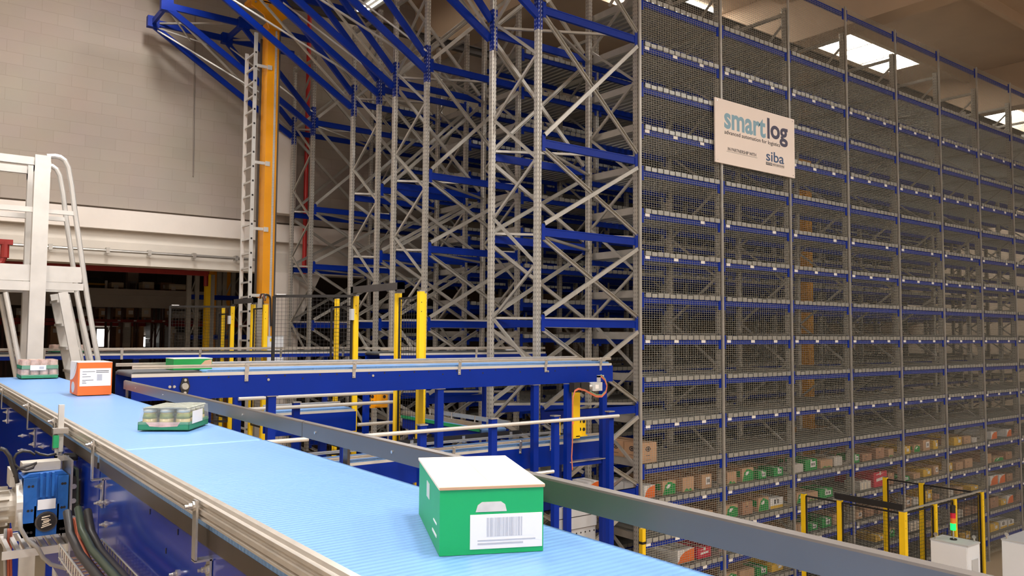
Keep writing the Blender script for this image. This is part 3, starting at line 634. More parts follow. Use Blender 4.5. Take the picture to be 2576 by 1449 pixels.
# lower conveyor under the first one
BY0, BY1 = 7.08, 7.5
qa, qb = aY(1500, 1110, BY0), aY(1500, 1157, BY0)
xe = aY(1538, 1110, BY0).x
cross_conv('lower blue-sided belt conveyor running beneath the one with the drive motor', 2.6, xe-.05, BY0, BY1, qa.z+.05, qa.z-qb.z, legs=[(3.2, BY0+.3, FZ, 1), (6.3, BY0+.28, FZ, 1)], bxs=[aY(p, 1130, BY0).x for p in (1140, 1308, 1385)], belt='belt_x')
a, b = aY(1000, 1108, BY1+.03), aY(1312, 1079, BY1+.03)
t = thing('side_guard', 'black guard bar behind the lower blue-sided conveyor', 'guard bar', ((a.x+b.x)/2, BY1+.03, b.z-.05))
part('bar', MB().bx(a.x, b.x, BY1+.022, BY1+.032, b.z-.06, b.z-.01), 'black', t)
for k in (.1, .5, .9): X = a.x+(b.x-a.x)*k; part('bracket', MB().bx(X-.02, X+.02, BY1+.016, BY1+.022, b.z-.17, b.z-.02), 'zinc', t)
# short green-edged conveyor running along the aisle mouth
t = thing('belt_conveyor', 'green-edged slim conveyor at the mouth of the first aisle', 'conveyor', (5.5, 8.3, FZ), 'belt conveyors')
zz = -1.07
part('belt', MB().prism([(p, q) for p, q in stadium(7.7, 9.5, zz-.05, .02)], 0, 5.42, 5.78), 'belt', t)
for X in (5.38, 5.80): part('side_rail', MB().bx(X, X+.03, 7.68, 9.5, zz-.02, zz+.03), 'rail_alu', t)
part('green_edge', MB().bx(5.37, 5.385, 7.68, 9.5, zz-.07, zz-.03), 'sensor_green', t); part('side_panel', MB().bx(5.38, 5.39, 7.7, 9.48, zz-.2, zz-.07), 'blue', t); part('side_panel', MB().bx(5.81, 5.82, 7.7, 9.48, zz-.2, zz-.07), 'blue', t)
for y in (7.85, 9.3):
    for X in (5.4, 5.76): part('leg', MB().bx(X, X+.05, y, y+.05, FZ, zz-.2), 'blue', t)
for y in (7.8, 8.3, 8.8): part('stud', MB().tube((5.395, y, zz+.03), (5.395, y, zz+.1), .008, 8), 'zinc', t)
q = aY(700, 1055, 8.75)
cross_conv('deep blue conveyor seen under the mesh door posts', aY(690, 1050, 8.75).x, 4.3, 8.75, 9.1, aY(800, 1030, 8.75).z, .22, legs=[(aY(745, 1050, 9).x, 8.95, FZ, 1), (4.0, 8.95, FZ, 1)], rails=True)
# green flat carton on the first cross conveyor, can pack behind the orange carton
a, b = aY(427, 914, 7.25), aY(523, 912, 7.25)
t = thing('carton', 'flat green carton lying on the dark belt of the cross conveyor', 'carton', ((a.x+b.x)/2, 7.4, AZ))
part('body', MB().bx(a.x, b.x, 7.13, 7.38, AZ-.003+.001, AZ+.09), 'green_print', t)
part('lid', MB().bx(a.x-.002, b.x+.002, 7.128, 7.382, AZ+.09, AZ+.095), 'card_pale', t)
part('side_print', MB().prism([(b.x-.1, AZ+.035), (b.x-.06, AZ+.075), (b.x-.004, AZ+.085), (b.x-.004, AZ+.03)], 1, 7.1285, 7.13), 'card', t)
can_pack(aY(128, 912, 11.85).x, 11.86, -.285+.001, .38, .28, 1, 'single-layer can pack in a green tray behind the orange carton')
# ================================================================== guard rails and frames below the conveyors
def guard(label, Y, pipes, posts):
    x0 = aY(pipes[0][0], 1000, Y).x
    t = thing('guard_rail', label, 'guard rail', (x0+1, Y, FZ), 'white tube guard rails')
    for xa, ya, xb, yb in pipes: a, b = aY(xa, ya, Y-.05), aY(xb, yb, Y-.05); z = (a.z+b.z)/2; part('pipe', MB().tube((a.x, a.y, z), (b.x, b.y, z), .019, 12), 'tube_white', t, smooth=False)
    for px, yt, yb in posts:
        a, b = aY(px, yt, Y), aY(px, yb, Y); p = part('post', MB().bx(a.x-.035, a.x+.035, Y-.028, Y+.03, FZ, a.z), 'blue', t)
        part('post_cap', MB().bx(a.x-.045, a.x+.045, Y-.036, Y+.036, a.z, a.z+.012), 'zinc', p)
    return t
guard('white tube guard rail on blue posts in front of the lower conveyor', 6.62, [(830, 1102, 1556, 1047), (600, 1118, 775, 1105), (1050, 1222, 1392, 1193)], [(1062, 1070, 1300), (1240, 1054, 1300), (1397, 1047, 1300), (1534, 1036, 1300), (868, 1090, 1300)])
guard('white tube guard rail on blue posts behind the yellow fence posts', 8.3, [(600, 1003, 990, 987), (600, 1030, 988, 1012), (900, 1069, 988, 1062)], [(597, 993, 1100), (745, 1013, 1150), (990, 976, 1150)])
# lift frame with yellow carriage at the conveyor end
t = thing('box_lift', 'blue lift frame with yellow perforated carriage beside the braced bay', 'lift', (6.3, 7.0, FZ))
for px, Y in ((1428, 6.84), (1517, 6.84)):
    a = aY(px, 966, Y); part('column', MB().bx(a.x-.035, a.x+.035, Y-.03, Y+.03, FZ, AZ-.24), 'blue', t)
a, b = aY(1428, 1163, 6.84), aY(1517, 1153, 6.84)
part('cross_beam', MB().bx(a.x, b.x, 6.82, 6.86, b.z-.05, b.z), 'blue', t); part('cross_beam', MB().bx(a.x, b.x, 6.80, 6.88, b.z, b.z+.012), 'zinc', t)
LY = 6.93
a, b = aY(1442, 985, LY), aY(1459, 1102, LY)
part('carriage_arm', MB().bx(a.x, b.x, LY, LY+.05, b.z, a.z), 'yellow', t)
a, b = aY(1459, 1050, LY), aY(1478, 1094, LY)
cp_ = part('carriage_plate', MB().bx(a.x-.06, b.x, LY+.03, LY+.04, b.z, a.z).bx(a.x-.06, b.x, LY, LY+.04, b.z-.012, b.z), 'yellow', t)
for px in (1459, 1469):
    for py in (1060, 1080): q = aY(px, py, LY+.028); part('round_hole', MB().tube((q.x, LY+.0285, q.z), (q.x, LY+.031, q.z), .021, 14), 'black', cp_)  # holes not cut: black discs stand in for the shade inside them
a, b = aY(1411, 1053, LY), aY(1419, 1098, LY)
p2 = part('carriage_plate', MB().bx(a.x, b.x+.03, LY+.1, LY+.11, b.z, a.z), 'yellow', t)
for py in (1064, 1085): q = aY(1419, py, LY+.1); part('round_hole', MB().tube((q.x, LY+.0985, q.z), (q.x, LY+.101, q.z), .021, 14), 'black', p2)
q = aY(1441, 1064, LY-.06); part('laser_spot', MB().tube((q.x, q.y, q.z), (q.x, q.y-.008, q.z), .009, 10), 'laser_red', t)
LB = 8.55
a, b = aY(934, 994, LB), aY(975, 1022, LB)
t = thing('box_lift', 'yellow perforated carriage behind the white tube guard rail', 'lift', ((a.x+b.x)/2, LB, FZ))
cq = part('carriage_plate', MB().bx(a.x, b.x, LB, LB+.012, b.z, a.z).bx(a.x, b.x, LB, LB+.1, b.z-.012, b.z), 'mast_orange', t)
for px in (937, 956, 967):
    for py in (998, 1012): q = aY(px, py, LB); part('round_hole', MB().tube((q.x, LB-.001, q.z), (q.x, LB+.002, q.z), .02, 14), 'black', cq)  # black discs paint the shade of the perforations
a, b = aY(944, 978, LB), aY(956, 1022, LB); part('carriage_arm', MB().bx(a.x, b.x, LB-.04, LB, b.z, a.z+.25), 'mast_orange', t)
for px in (921, 992): q = aY(px, 985, LB+.06); part('column', MB().bx(q.x-.03, q.x+.03, LB+.03, LB+.09, FZ, q.z+.08), 'blue', t)
MY = 6.735
a, b = aY(1440, 963, MY), aY(1478, 985, MY)
t = thing('drive_motor', 'grey servo motor with black gearbox under the conveyor end', 'motor', ((a.x+b.x)/2, MY, b.z))
part('gearbox', MB().bx(a.x, a.x+.09, MY-.03, MY+.05, b.z, a.z).bx(a.x+.1, b.x, MY-.035, MY+.055, b.z-.005, a.z), 'black', t)
part('flange', MB().tube((b.x, MY+.01, (a.z+b.z)/2), (b.x+.05, MY+.01, (a.z+b.z)/2), .042, 14), 'zinc', t)
e = aY(1510, 972, MY).x
part('motor_body', MB().bx(b.x+.05, e, MY-.035, MY+.05, b.z+.005, a.z-.004), 'cabinet_grey', t)
part('rating_plate', MB().bx(b.x+.09, b.x+.14, MY-.0365, MY-.035, b.z+.03, a.z-.03), 'white_print', t)
part('plug', MB().bx(e-.045, e-.01, MY-.02, MY+.01, a.z, a.z+.07).bx(e-.045, e+.04, MY-.02, MY+.01, a.z+.05, a.z+.075), 'alu', t)
for off, m in ((0, 'cable_orange'), (.012, 'cable_green'), (-.012, 'cable_orange')):
    P = [aY(x, y, MY-.03+off) for x, y in ((1512, 945), (1522, 955), (1527, 970), (1524, 985), (1514, 996), (1500, 996), (1485, 988), (1470, 980), (1455, 977), (1446, 982), (1441, 1000), (1440, 1060), (1440, 1110), (1438, 1150), (1440, 1180))]
    part('cable', MB().path([p+Vector((0, 0, off)) for p in P], .006, 6), m, t)
# grey electrical boxes beside the lift
a, b = aY(1392, 1268, 6.9), aY(1520, 1320, 6.9)
t = thing('grey_cabinet', 'pale grey perforated equipment housing below the lift frame', 'cabinet', ((a.x+b.x)/2, 7.0, FZ))
zt, zm = aY(1450, 1272, 6.9).z, aY(1450, 1330, 6.9).z
part('upper_panel', MB().bx(a.x, b.x-.12, 6.9, 6.94, zm, zt).bx(a.x, b.x-.12, 6.94, 7.08, zm, zm+.01), 'cabinet_grey', t)
part('lower_panel', MB().bx(a.x, b.x-.12, 6.92, 7.08, FZ, zm-.01), 'cabinet_grey', t)
part('groove', MB().bx(a.x+.05, b.x-.2, 6.8985, 6.90, (zt+zm)/2, (zt+zm)/2+.008), 'black', t)
for i in range(8): q = aY(1440+i*11, 1331-i*2, 6.915); part('round_hole', MB().tube((q.x, 6.9185, zm-.06), (q.x, 6.9215, zm-.06), .01, 10), 'black', t)  # perforations as black discs, their inner shade given by colour
for i in range(4): X = a.x+.25+i*.085; part('round_hole', MB().tube((X, 6.9175, zm-.15), (X, 6.9215, zm-.15), .028, 14), 'black', t)
# ================================================================== cartons on the rack shelves
BXS = {12:[(8.03,.21,.17,'o'),(8.39,.27,.19,'g'),(8.81,.23,.2,'bg'),(9.22,.21,.2,'bl'),(9.79,.22,.18,'bg'),(10.14,.28,.2,'g'),(10.54,.21,.12,'gl'),(10.94,.25,.13,'gl'),(11.51,.22,.13,'w'),(11.8,.33,.18,'gl'),(12.23,.36,.13,'bg'),(12.65,.25,.15,'w'),(13.21,.23,.14,'gl'),(13.54,.31,.12,'b'),(14.0,.28,.19,'b'),(14.43,.26,.14,'bg'),(14.93,.31,.14,'y'),(15.37,.24,.14,'g'),(15.74,.27,.21,'bl'),(16.15,.28,.17,'y'),(16.52,.2,.16,'b'),(17.02,.34,.16,'y'),(17.47,.3,.15,'b'),(17.85,.3,.1,'w'),(18.74,.29,.16,'o'),(19.53,.33,.16,'o')],
13:[(9.23,.25,.17,'b'),(9.74,.29,.19,'g'),(10.15,.24,.19,'b'),(10.53,.27,.21,'g'),(10.84,.33,.16,'yw'),(11.54,.25,.17,'g'),(11.84,.3,.14,'bg'),(12.2,.38,.15,'gl'),(13.45,.36,.14,'w'),(13.91,.45,.27,'r'),(14.41,.31,.2,'b'),(14.84,.34,.08,'gl'),(15.35,.24,.1,'b'),(15.72,.32,.14,'y'),(16.13,.25,.17,'bl'),(16.70,.22,.17,'y'),(17.08,.3,.15,'b'),(17.48,.34,.18,'b'),(18.4,.32,.2,'b'),(18.82,.5,.09,'g'),(19.46,.38,.16,'b')],
14:[(8.69,.35,.18,'o'),(9.12,.29,.14,'r'),(11.27,.18,.15,'b'),(11.51,.19,.15,'bl'),(11.87,.25,.11,'gl'),(12.25,.28,.15,'gl'),(12.6,.23,.17,'bl'),(13.05,.12,.13,'w'),(13.29,.22,.13,'bl'),(13.6,.3,.15,'b'),(14.04,.19,.11,'b'),(14.42,.24,.11,'b'),(14.94,.29,.15,'bl'),(15.3,.29,.11,'w'),(15.67,.38,.21,'y'),(16.11,.28,.09,'b'),(16.72,.22,.13,'w'),(17.09,.27,.12,'b'),(17.73,.35,.08,'y'),(18.64,.37,.2,'o'),(19.08,.31,.18,'o'),(19.47,.36,.16,'b')],
15:[(8.75,.3,.16,'b'),(9.12,.3,.16,'g'),(9.73,.27,.17,'g'),(10.07,.35,.15,'bg'),(10.48,.26,.12,'gl'),(10.86,.3,.11,'y'),(11.5,.3,.15,'b'),(12.0,.3,.12,'g'),(12.5,.3,.15,'bl'),(13.93,.28,.11,'y'),(14.4,.24,.17,'g'),(15.15,.42,.18,'w'),(15.78,.27,.09,'b'),(16.67,.23,.19,'o'),(17.09,.24,.15,'w'),(17.39,.28,.19,'b'),(17.77,.25,.13,'b'),(18.62,.4,.22,'b'),(19.15,.24,.12,'y'),(19.47,.33,.17,'o')],
16:[(10.0,.35,.16,'bg'),(10.5,.3,.15,'g'),(14.2,.3,.14,'g'),(14.7,.24,.14,'b'),(16.2,.35,.13,'b'),(16.95,.2,.13,'b'),(17.2,.45,.16,'y'),(18.58,.42,.16,'y'),(19.1,.31,.15,'yw'),(19.5,.28,.13,'yw')]}
DESC = {'b':'plain brown carton','bl':'brown carton with white label','bg':'brown carton with green print','g':'green-fronted carton','gl':'green carton with white label','w':'white film-wrapped pack','o':'white carton with orange corner','y':'yellow carton','yw':'white and yellow carton','r':'red carton'}
SHELF = {11:'bare upper shelf', 12:'top stocked shelf', 13:'second stocked shelf', 14:'third stocked shelf', 15:'fourth stocked shelf', 16:'lowest stocked shelf'}
def carton(x, y, z, wv, dp, hh, kind, label, group):
    t = thing('carton', label, 'carton', (x+wv/2, y+dp/2, z), group)
    bodym = {'b':'card','bl':'card','bg':'card','g':'card','gl':'green_print','w':'film','o':'white_print','y':'yellow_print','yw':'white_print','r':'red_print'}[kind]
    if kind == 'b' and int(x*7) % 3 == 0: bodym = 'card_dark'
    part('body', MB().bx(x, x+wv, y, y+dp, z, z+hh-.004).bx(x, x+wv/2-.003, y, y+dp, z+hh-.004, z+hh).bx(x+wv/2+.003, x+wv, y, y+dp, z+hh-.004, z+hh), bodym, t)
    f0, f1 = y-.0015, y+.0005
    if kind != 'w': part('tape', MB().bx(x+wv/2-.025, x+wv/2+.025, y-.001, y+dp, z+hh, z+hh+.001).bx(x+wv/2-.025, x+wv/2+.025, y-.001, y, z+hh*.75, z+hh), 'tape' if bodym.startswith('card') else 'film', t)
    if kind == 'g':
        part('front_print', MB().prism([(x+wv*.04, z+.004), (x+wv-.003, z+.004), (x+wv-.003, z+hh*.72)]+[(x+wv*(.94-.5*i/6), z+hh*(.72+.22*math.sin(i/6*math.pi/2))) for i in range(7)]+[(x+wv*.2, z+hh*.7)], 1, f0, f1), 'green_print', t)
        part('logo', MB().prism([(x+wv*.45+wv*.16*math.cos(i*math.pi/6), z+hh*.62+hh*.13*math.sin(i*math.pi/6)+wv*.05*math.cos(i*math.pi/6)) for i in range(12)], 1, f0-.001, f0), 'white_print', t)
        part('side_print', MB().bx(x-.0012, x, y+.03, y+.12, z+hh*.35, z+hh*.8), 'green_print', t)
    if kind in ('gl', 'bl'): 
        lb = part('label', MB().bx(x+wv*.42, x+wv*.86, f0-.001, f1, z+hh*.28, z+hh*.8), 'white_print', t)
        part('barcode', MB().bx(x+wv*.5, x+wv*.56, f0-.002, f0, z+hh*.42, z+hh*.66).bx(x+wv*.6, x+wv*.64, f0-.002, f0, z+hh*.42, z+hh*.66).bx(x+wv*.69, x+wv*.78, f0-.002, f0, z+hh*.42, z+hh*.66), 'ink', lb)
    if kind == 'bg': part('front_print', MB().prism([(x+wv*.1, z+.006), (x+wv*.9, z+.006), (x+wv*.7, z+hh*.22), (x+wv*.55, z+hh*.1), (x+wv*.35, z+hh*.26)], 1, f0, f1), 'green_print', t)
    if kind == 'o': part('front_print', MB().prism([(x+.002, z+.003), (x+wv-.002, z+.003), (x+wv-.002, z+hh-.006)]+[(x+wv*(.98-.86*math.sin(i/7*math.pi/2)), z+hh*(.96-.7*(1-math.cos(i/7*math.pi/2)))) for i in range(1, 8)], 1, f0, f1), 'orange_print', t)
    if kind == 'yw': part('front_print', MB().bx(x+.002, x+wv-.002, f0, f1, z+.003, z+hh*.32), 'yellow_print', t); part('logo', MB().bx(x+wv*.3, x+wv*.42, f0, f1, z+hh*.45, z+hh*.9).bx(x+wv*.55, x+wv*.66, f0, f1, z+hh*.45, z+hh*.9), 'ink', t)
    if kind == 'r': part('logo', MB().prism([(x+wv*.2, z+hh*.35), (x+wv*.8, z+hh*.42), (x+wv*.8, z+hh*.62), (x+wv*.2, z+hh*.55)], 1, f0, f1), 'white_print', t); part('logo_line', MB().prism([(x+wv*.2, z+hh*.8), (x+wv*.75, z+hh*.86), (x+wv*.75, z+hh*.89), (x+wv*.2, z+hh*.84)], 1, f0, f1), 'white_print', t)
    if kind == 'y': part('label', MB().bx(x+wv*.55, x+wv*.85, f0, f1, z+hh*.3, z+hh*.7), 'white_print', t)
    if kind == 'b': part('print_mark', MB().bx(x+wv*.3, x+wv*.5, f0, f1, z+hh*.6, z+hh*.66).bx(x+wv*.25, x+wv*.3, f0, f1, z+hh*.2, z+hh*.3), 'ink', t)
    if kind == 'w':
        for i in range(3): part('bottle', MB().tube((x+wv*(.2+.3*i), y+.04, z+.01), (x+wv*(.2+.3*i), y+.04, z+hh*.8), wv*.13, 10).tube((x+wv*(.2+.3*i), y+.04, z+hh*.8), (x+wv*(.2+.3*i), y+.04, z+hh*1.05), wv*.13, 10, wv*.05), 'card_pale', t)
    return t
for lv, L in BXS.items():
    n = 0; prev = 0
    for x, wv, hh, kind in L:
        x *= 1.0157; wv *= 1.0157; bay = int((x+wv/2-X0)/W); lo, hi = X0+bay*W+.085, X0+(bay+1)*W-UW-.045; x = max(x, lo, prev+.012); x = min(x, hi-.1); wv = min(wv, hi-x); prev = x+wv; z = LZ[lv]+.0835
        dp = .3 if hh < .15 else .38
        carton(x, 7.72, z, wv, dp, hh, kind, '%s on the %s, %s carton from the braced bay' % (DESC[kind], SHELF[lv], ORD[n]), 'cartons on the '+SHELF[lv])
        k2 = {'g':'bg','gl':'g','bl':'b','yw':'y'}.get(kind, kind)
        if kind != 'w' and 7.72+dp*2+.02 < 8.62 and lv < 16:
            carton(x, 7.72+dp+.012, z, wv, dp, hh, k2, '%s behind the %s front carton of the %s' % (DESC[k2], ORD[n], SHELF[lv]), 'rear cartons on the '+SHELF[lv])
        n += 1
# tall brown cartons standing at the end of the bare shelf, one behind the other
def oval(parent, X, Y, Z, r, axis):
    n = 16
    P = [(r*math.cos(2*math.pi*i/n), r*.62*math.sin(2*math.pi*i/n)) for i in range(n)]
    m = MB()
    for i in range(n):
        a, b = P[i], P[(i+1) % n]
        if axis == 1: m.bar((X+a[0], Y-.0012, Z+a[1]), (X+b[0], Y-.0012, Z+b[1]), .014, .002, (0,1,0))
        else: m.bar((X-.0012, Y+a[0], Z+a[1]), (X-.0012, Y+b[0], Z+b[1]), .014, .002, (1,0,0))
    m.bx(X-r*.5, X+r*.5, Y-.0015, Y, Z-.012, Z+.012) if axis == 1 else m.bx(X-.0015, X, Y-r*.5, Y+r*.5, Z-.012, Z+.012)
    part('oval_mark', m, 'ink', parent)
for i in range(3):
    y = 7.7+i*.31; z = LZ[11]+.0835; x = X0+W+.085; 
    t = thing('carton', 'tall brown carton with dark oval mark at the end of the bare shelf, %s row' % ['front','middle','rear'][i], 'carton', (x+.17, y+.15, z), 'tall brown cartons at the shelf end')
    part('body', MB().bx(x, x+.33, y, y+.3, z, z+.27).bx(x, x+.16, y, y+.3, z+.27, z+.275).bx(x+.17, x+.33, y, y+.3, z+.27, z+.275), 'card', t)
    part('tape', MB().bx(x+.14, x+.19, y-.001, y+.3, z+.275, z+.276), 'tape', t)
    oval(t, x+.16, y, z+.19, .045, 1); oval(t, x, y+.15, z+.19, .045, 0)
    part('print_line', MB().bx(x+.12, x+.2, y-.0015, y, z+.1, z+.106).bx(x+.11, x+.22, y-.0015, y, z+.04, z+.045).bx(x-.0015, x, y+.1, y+.2, z+.1, z+.106), 'ink', t)
# white and orange cartons visible inside the braced bay, on the shelf of the first aisle conveyor
for i in range(3):
    x, y = 7.1+i*.24, 8.0+i*.12; z = LZ[12]+.12
    t = carton(x, y, z, .22, .3, .17, 'o', 'white carton with orange corner inside the braced bay, %s from the lift' % ORD[i], 'cartons inside the braced bay')
bay_shelf = solo('roller_shelf', MB().bx(6.9, 7.88, 7.75, 8.55, LZ[12]+.06, LZ[12]+.119).bx(6.9, 7.88, 7.72, 7.75, LZ[12]+.02, LZ[12]+.119), 'galv', 'grey steel shelf inside the braced bay below the brown cartons', 'shelf')
# ================================================================== sign board
sy = 7.52; sx0, sx1, sz0, sz1 = 9.475, 11.49, 2.555, 3.525
t = thing('sign_board', 'white smartlog sign board hung on the mesh of the rack', 'sign', ((sx0+sx1)/2, sy, sz0))
part('panel', MB().bx(sx0, sx1, sy, sy+.02, sz0, sz1), 'sign_white', t)
k = sy/7.5
lettering('smart', t, 'sign_blue', 9.66*k, 10.68*k, sy-.0005, 3.09, 3.385, bold=.025)
lettering('l', t, 'sign_dark', 10.725*k, 10.785*k, sy-.0005, 3.1, 3.43, bold=.02)
lettering('og', t, 'sign_dark', 10.81*k, 11.27*k, sy-.0005, 3.025, 3.335, bold=.025)
lettering('advanced automation for logistics', t, 'ink', 9.663*k, 11.06*k, sy-.0005, 2.99, 3.07)
lettering('IN PARTNERSHIP WITH', t, 'ink', 9.742*k, 10.43*k, sy-.0005, 2.765, 2.815)
part('underline', MB().bx(9.71*k, 10.46*k, sy-.001, sy, 2.748, 2.752), 'ink', t)
lettering('siba', t, 'siba_blue', 10.69*k, 11.16*k, sy-.0005, 2.742, 2.905, bold=.01)
part('tag_dark', MB().bx(10.683*k, 10.842*k, sy-.001, sy, 2.678, 2.722), 'ink', t)
part('tag_frame', MB().bx(10.842*k, 11.163*k, sy-.001, sy, 2.720, 2.723).bx(10.842*k, 11.163*k, sy-.001, sy, 2.677, 2.680).bx(11.160*k, 11.163*k, sy-.001, sy, 2.677, 2.723), 'ink', t)
lettering('SYSTEM', t, 'white_print', 10.692*k, 10.832*k, sy-.0012, 2.687, 2.713)
lettering('INTEGRATION', t, 'ink', 10.86*k, 11.15*k, sy-.0008, 2.688, 2.712)
for X in (sx0+.05, sx1-.05):
    for Z in (sz0+.04, sz1-.04): part('screw', MB().tube((X, sy-.004, Z), (X, sy, Z), .008, 8), 'zinc', t)
# ================================================================== yellow-post safety fences
def mesh_wires(p, q, z0, z1, sx=.05, sz=.05, th=.0028):
    p = Vector((p[0], p[1], 0)); q = Vector((q[0], q[1], 0)); L = (q-p).length; m = MB(); n = max(2, int(L/sx))
    for i in range(1, n): c = p.lerp(q, i/n); m.bar((c.x, c.y, z0), (c.x, c.y, z1), th, th, (0,1,0))
    z = z0
    while z < z1: m.bar((p.x, p.y, z), (q.x, q.y, z), th, th); z += sz
    return m
def fpost(parent, x, y, z0, z1, s=.03):
    p = part('post', MB().bx(x-s, x+s, y-s, y+s, z0, z1), 'yellow', parent)
    part('post_cap', MB().bx(x-s-.002, x+s+.002, y-s-.002, y+s+.002, z1, z1+.008), 'zinc', p)
    for k in (.12, .22): part('post_hole', MB().tube((x-.008, y-s-.001, z1-k), (x-.008, y-s+.002, z1-k), .006, 8), 'black', p)
    return p
def panel(parent, p, q, z0, z1, fr=.022, m='black'):
    a = Vector((p[0], p[1], 0)); b = Vector((q[0], q[1], 0)); mb = MB()
    for z in (z0, z1): mb.bar((a.x, a.y, z), (b.x, b.y, z), fr, fr)
    for e in (a, b): mb.bar((e.x, e.y, z0), (e.x, e.y, z1), fr, fr, (0,1,0))
    f = part('panel_frame', mb, m, parent); part('wire_mesh', mesh_wires(p, q, z0, z1), m, f, kind='stuff'); return f
def off_at(px, py, hx, hy, L):
    best = None
    for i in range(400):
        X = 2.5+i*.01; a = aX(px, py, X); e = abs(math.hypot(a.x-hx, a.y-hy)-L)
        if a.y > hy and (best is None or e < best[0]): best = (e, a)
    return best[1]
FX = 4.5
def fence(label, dlabel, posts, doorpx, lint, extra, bot):
    P = [aX(px, py, FX) for px, py in posts]
    t = thing('safety_fence', label, 'fence', (FX, P[1].y, FZ), 'yellow-post safety fences')
    zt = min(p.z for p in P)
    for p in P: fpost(t, FX, p.y, FZ, p.z)
    panel(t, (FX, P[0].y+.03), (FX, P[1].y-.03), zt-1.9, zt-.06)
    panel(t, (FX, P[2].y+.03), (FX, P[2].y+.7), zt-1.9, zt-.12)
    a, b = aX(*lint[0], FX-.05), aX(*lint[1], FX-.05)
    part('lintel', MB().bx(FX-.06, FX-.02, b.y-.05, a.y+.03, (a.z+b.z)/2-.05, (a.z+b.z)/2+.03).bx(FX-.06, FX-.02, b.y-.05, b.y+.05, P[1].z, (a.z+b.z)/2+.03).bx(FX-.06, FX-.02, a.y-.03, a.y+.03, P[2].z, (a.z+b.z)/2+.03), 'dark_steel', t)
    for px, py, X in extra: q = aX(px, py, X); fpost(t, q.x, q.y, FZ, q.z, .026)
    h = P[2]; e = off_at(doorpx[0], doorpx[1], FX, h.y, 1.08)
    d = thing('fence_door', dlabel, 'mesh door', (FX, h.y, FZ+3), 'black mesh doors')
    panel(d, (FX-.035, h.y+.02), (e.x, e.y), h.z-1.95, e.z, .034)
    part('latch', MB().bx(FX-.07, FX-.03, h.y-.03, h.y+.03, h.z-.3, h.z-.16), 'cabinet_grey', d)
    part('bar_code', MB().bx(e.x+.02, e.x+.14, e.y-.03, e.y-.01, e.z+.01, e.z+.03), 'white_print', d)
    return t
fence('yellow-post safety fence at the first aisle beside the braced racks', 'open black mesh door hinged on the post near the slim conveyor', [(1059, 733), (1002, 738), (895, 745)], (690, 745), ((887, 728), (1007, 716)), [(848, 752, 4.9), (1066, 738, 5.1)], 0)
fence('yellow-post safety fence at the aisle of the orange mast', 'open black mesh door standing before the pallet store opening', [(668, 766), (637, 766), (585, 771)], (428, 771), ((588, 759), (641, 752)), [(562, 775, 4.9)], 0)
# extra slotted strut and junction box beside the second fence
q = aX(651, 760, 4.66)
t = thing('cable_riser', 'perforated steel cable riser between two yellow fence posts', 'cable riser', (q.x, q.y, FZ))
part('channel', MB().bx(q.x-.04, q.x+.04, q.y-.05, q.y+.05, FZ, q.z+.06), 'galv', t)
for i in range(24):
    part('slot_hole', MB().bx(q.x-.041, q.x-.039, q.y-.02, q.y-.005, q.z-.08-i*.06, q.z-.05-i*.06), 'black', t)  # slots not cut; black patches paint their inner shade
for k, m in ((0, 'cable_black'), (.02, 'cable_orange'), (.04, 'cable_black')):
    part('cable', MB().path([(q.x, q.y-k, q.z+.05), (q.x+.01, q.y-.06-k, q.z+.13), (q.x+.02, q.y-.14-k, q.z+.13), (q.x+.02, q.y-.2-k, q.z+.02)], .01, 6), m, t)
a = aY(690, 868, 13.0)
t = thing('junction_box', 'small pale grey electrical box behind the open mesh door', 'electrical box', (a.x, 13.0, a.z-.25))
part('body', MB().bx(a.x-.14, a.x+.14, 12.95, 13.1, a.z-.3, a.z+.15), 'cabinet_grey', t); part('lid', MB().bx(a.x-.13, a.x+.13, 12.94, 12.95, a.z-.29, a.z+.13), 'cabinet', t)
part('stand', MB().bx(a.x-.04, a.x+.04, 13.0, 13.06, FZ, a.z-.3), 'galv', t); part('sticker', MB().bx(a.x-.1, a.x-.05, 12.938, 12.94, a.z+.06, a.z+.11), 'yellow', t)
# ------------------------------------------------------------------ fenced cell on the floor to the right
zt = -2.4
t = thing('safety_fence', 'yellow-post fenced cell on the floor before the mesh rack', 'fence', (12.2, 6.4, FZ), 'yellow-post safety fences')
Xa, Xb, Ya, Yb = 11.03, 13.44, 5.62, 7.14
cell = [(Xa, Ya), (Xa, 6.55), (Xa, Yb), (11.92, Ya), (12.53, Ya), (Xb, Ya), (Xb, 6.53), (Xb, Yb)]
for x, y in cell: fpost(t, x, y, FZ, zt, .04 if (x, y) == (Xa, Ya) else .032)
for p, q in (((Xa, 6.59), (Xa, Yb-.04)), ((11.08, Ya), (11.88, Ya)), ((11.96, Ya), (12.49, Ya)), ((12.57, Ya), (Xb-.04, Ya)), ((Xb, Ya+.04), (Xb, 6.49)), ((Xb, 6.57), (Xb, Yb-.04)), ((Xa, Ya+.05), (Xa, 6.51))):
    panel(t, p, q, FZ+.15, zt-.03)
part('top_rail', MB().bx(Xa, Xb, Ya-.012, Ya+.012, zt, zt+.02), 'galv', t)
part('lintel', MB().bx(Xa-.06, Xa-.02, Ya-.02, 6.6, zt+.02, zt+.1), 'black', t)
# single yellow post at the rack corner
q = aY(1616, 1330, 7.3)
t2 = thing('fence_post', 'short yellow fence post with black strap at the mesh rack corner', 'post', (q.x, 7.3, FZ))
part('post', MB().bx(q.x-.03, q.x+.03, 7.27, 7.33, FZ, q.z), 'yellow', t2)
sz = aY(1616, 1362, 7.3).z; part('strap', MB().bx(q.x-.035, q.x+.035, 7.265, 7.335, sz-.03, sz), 'black', t2)
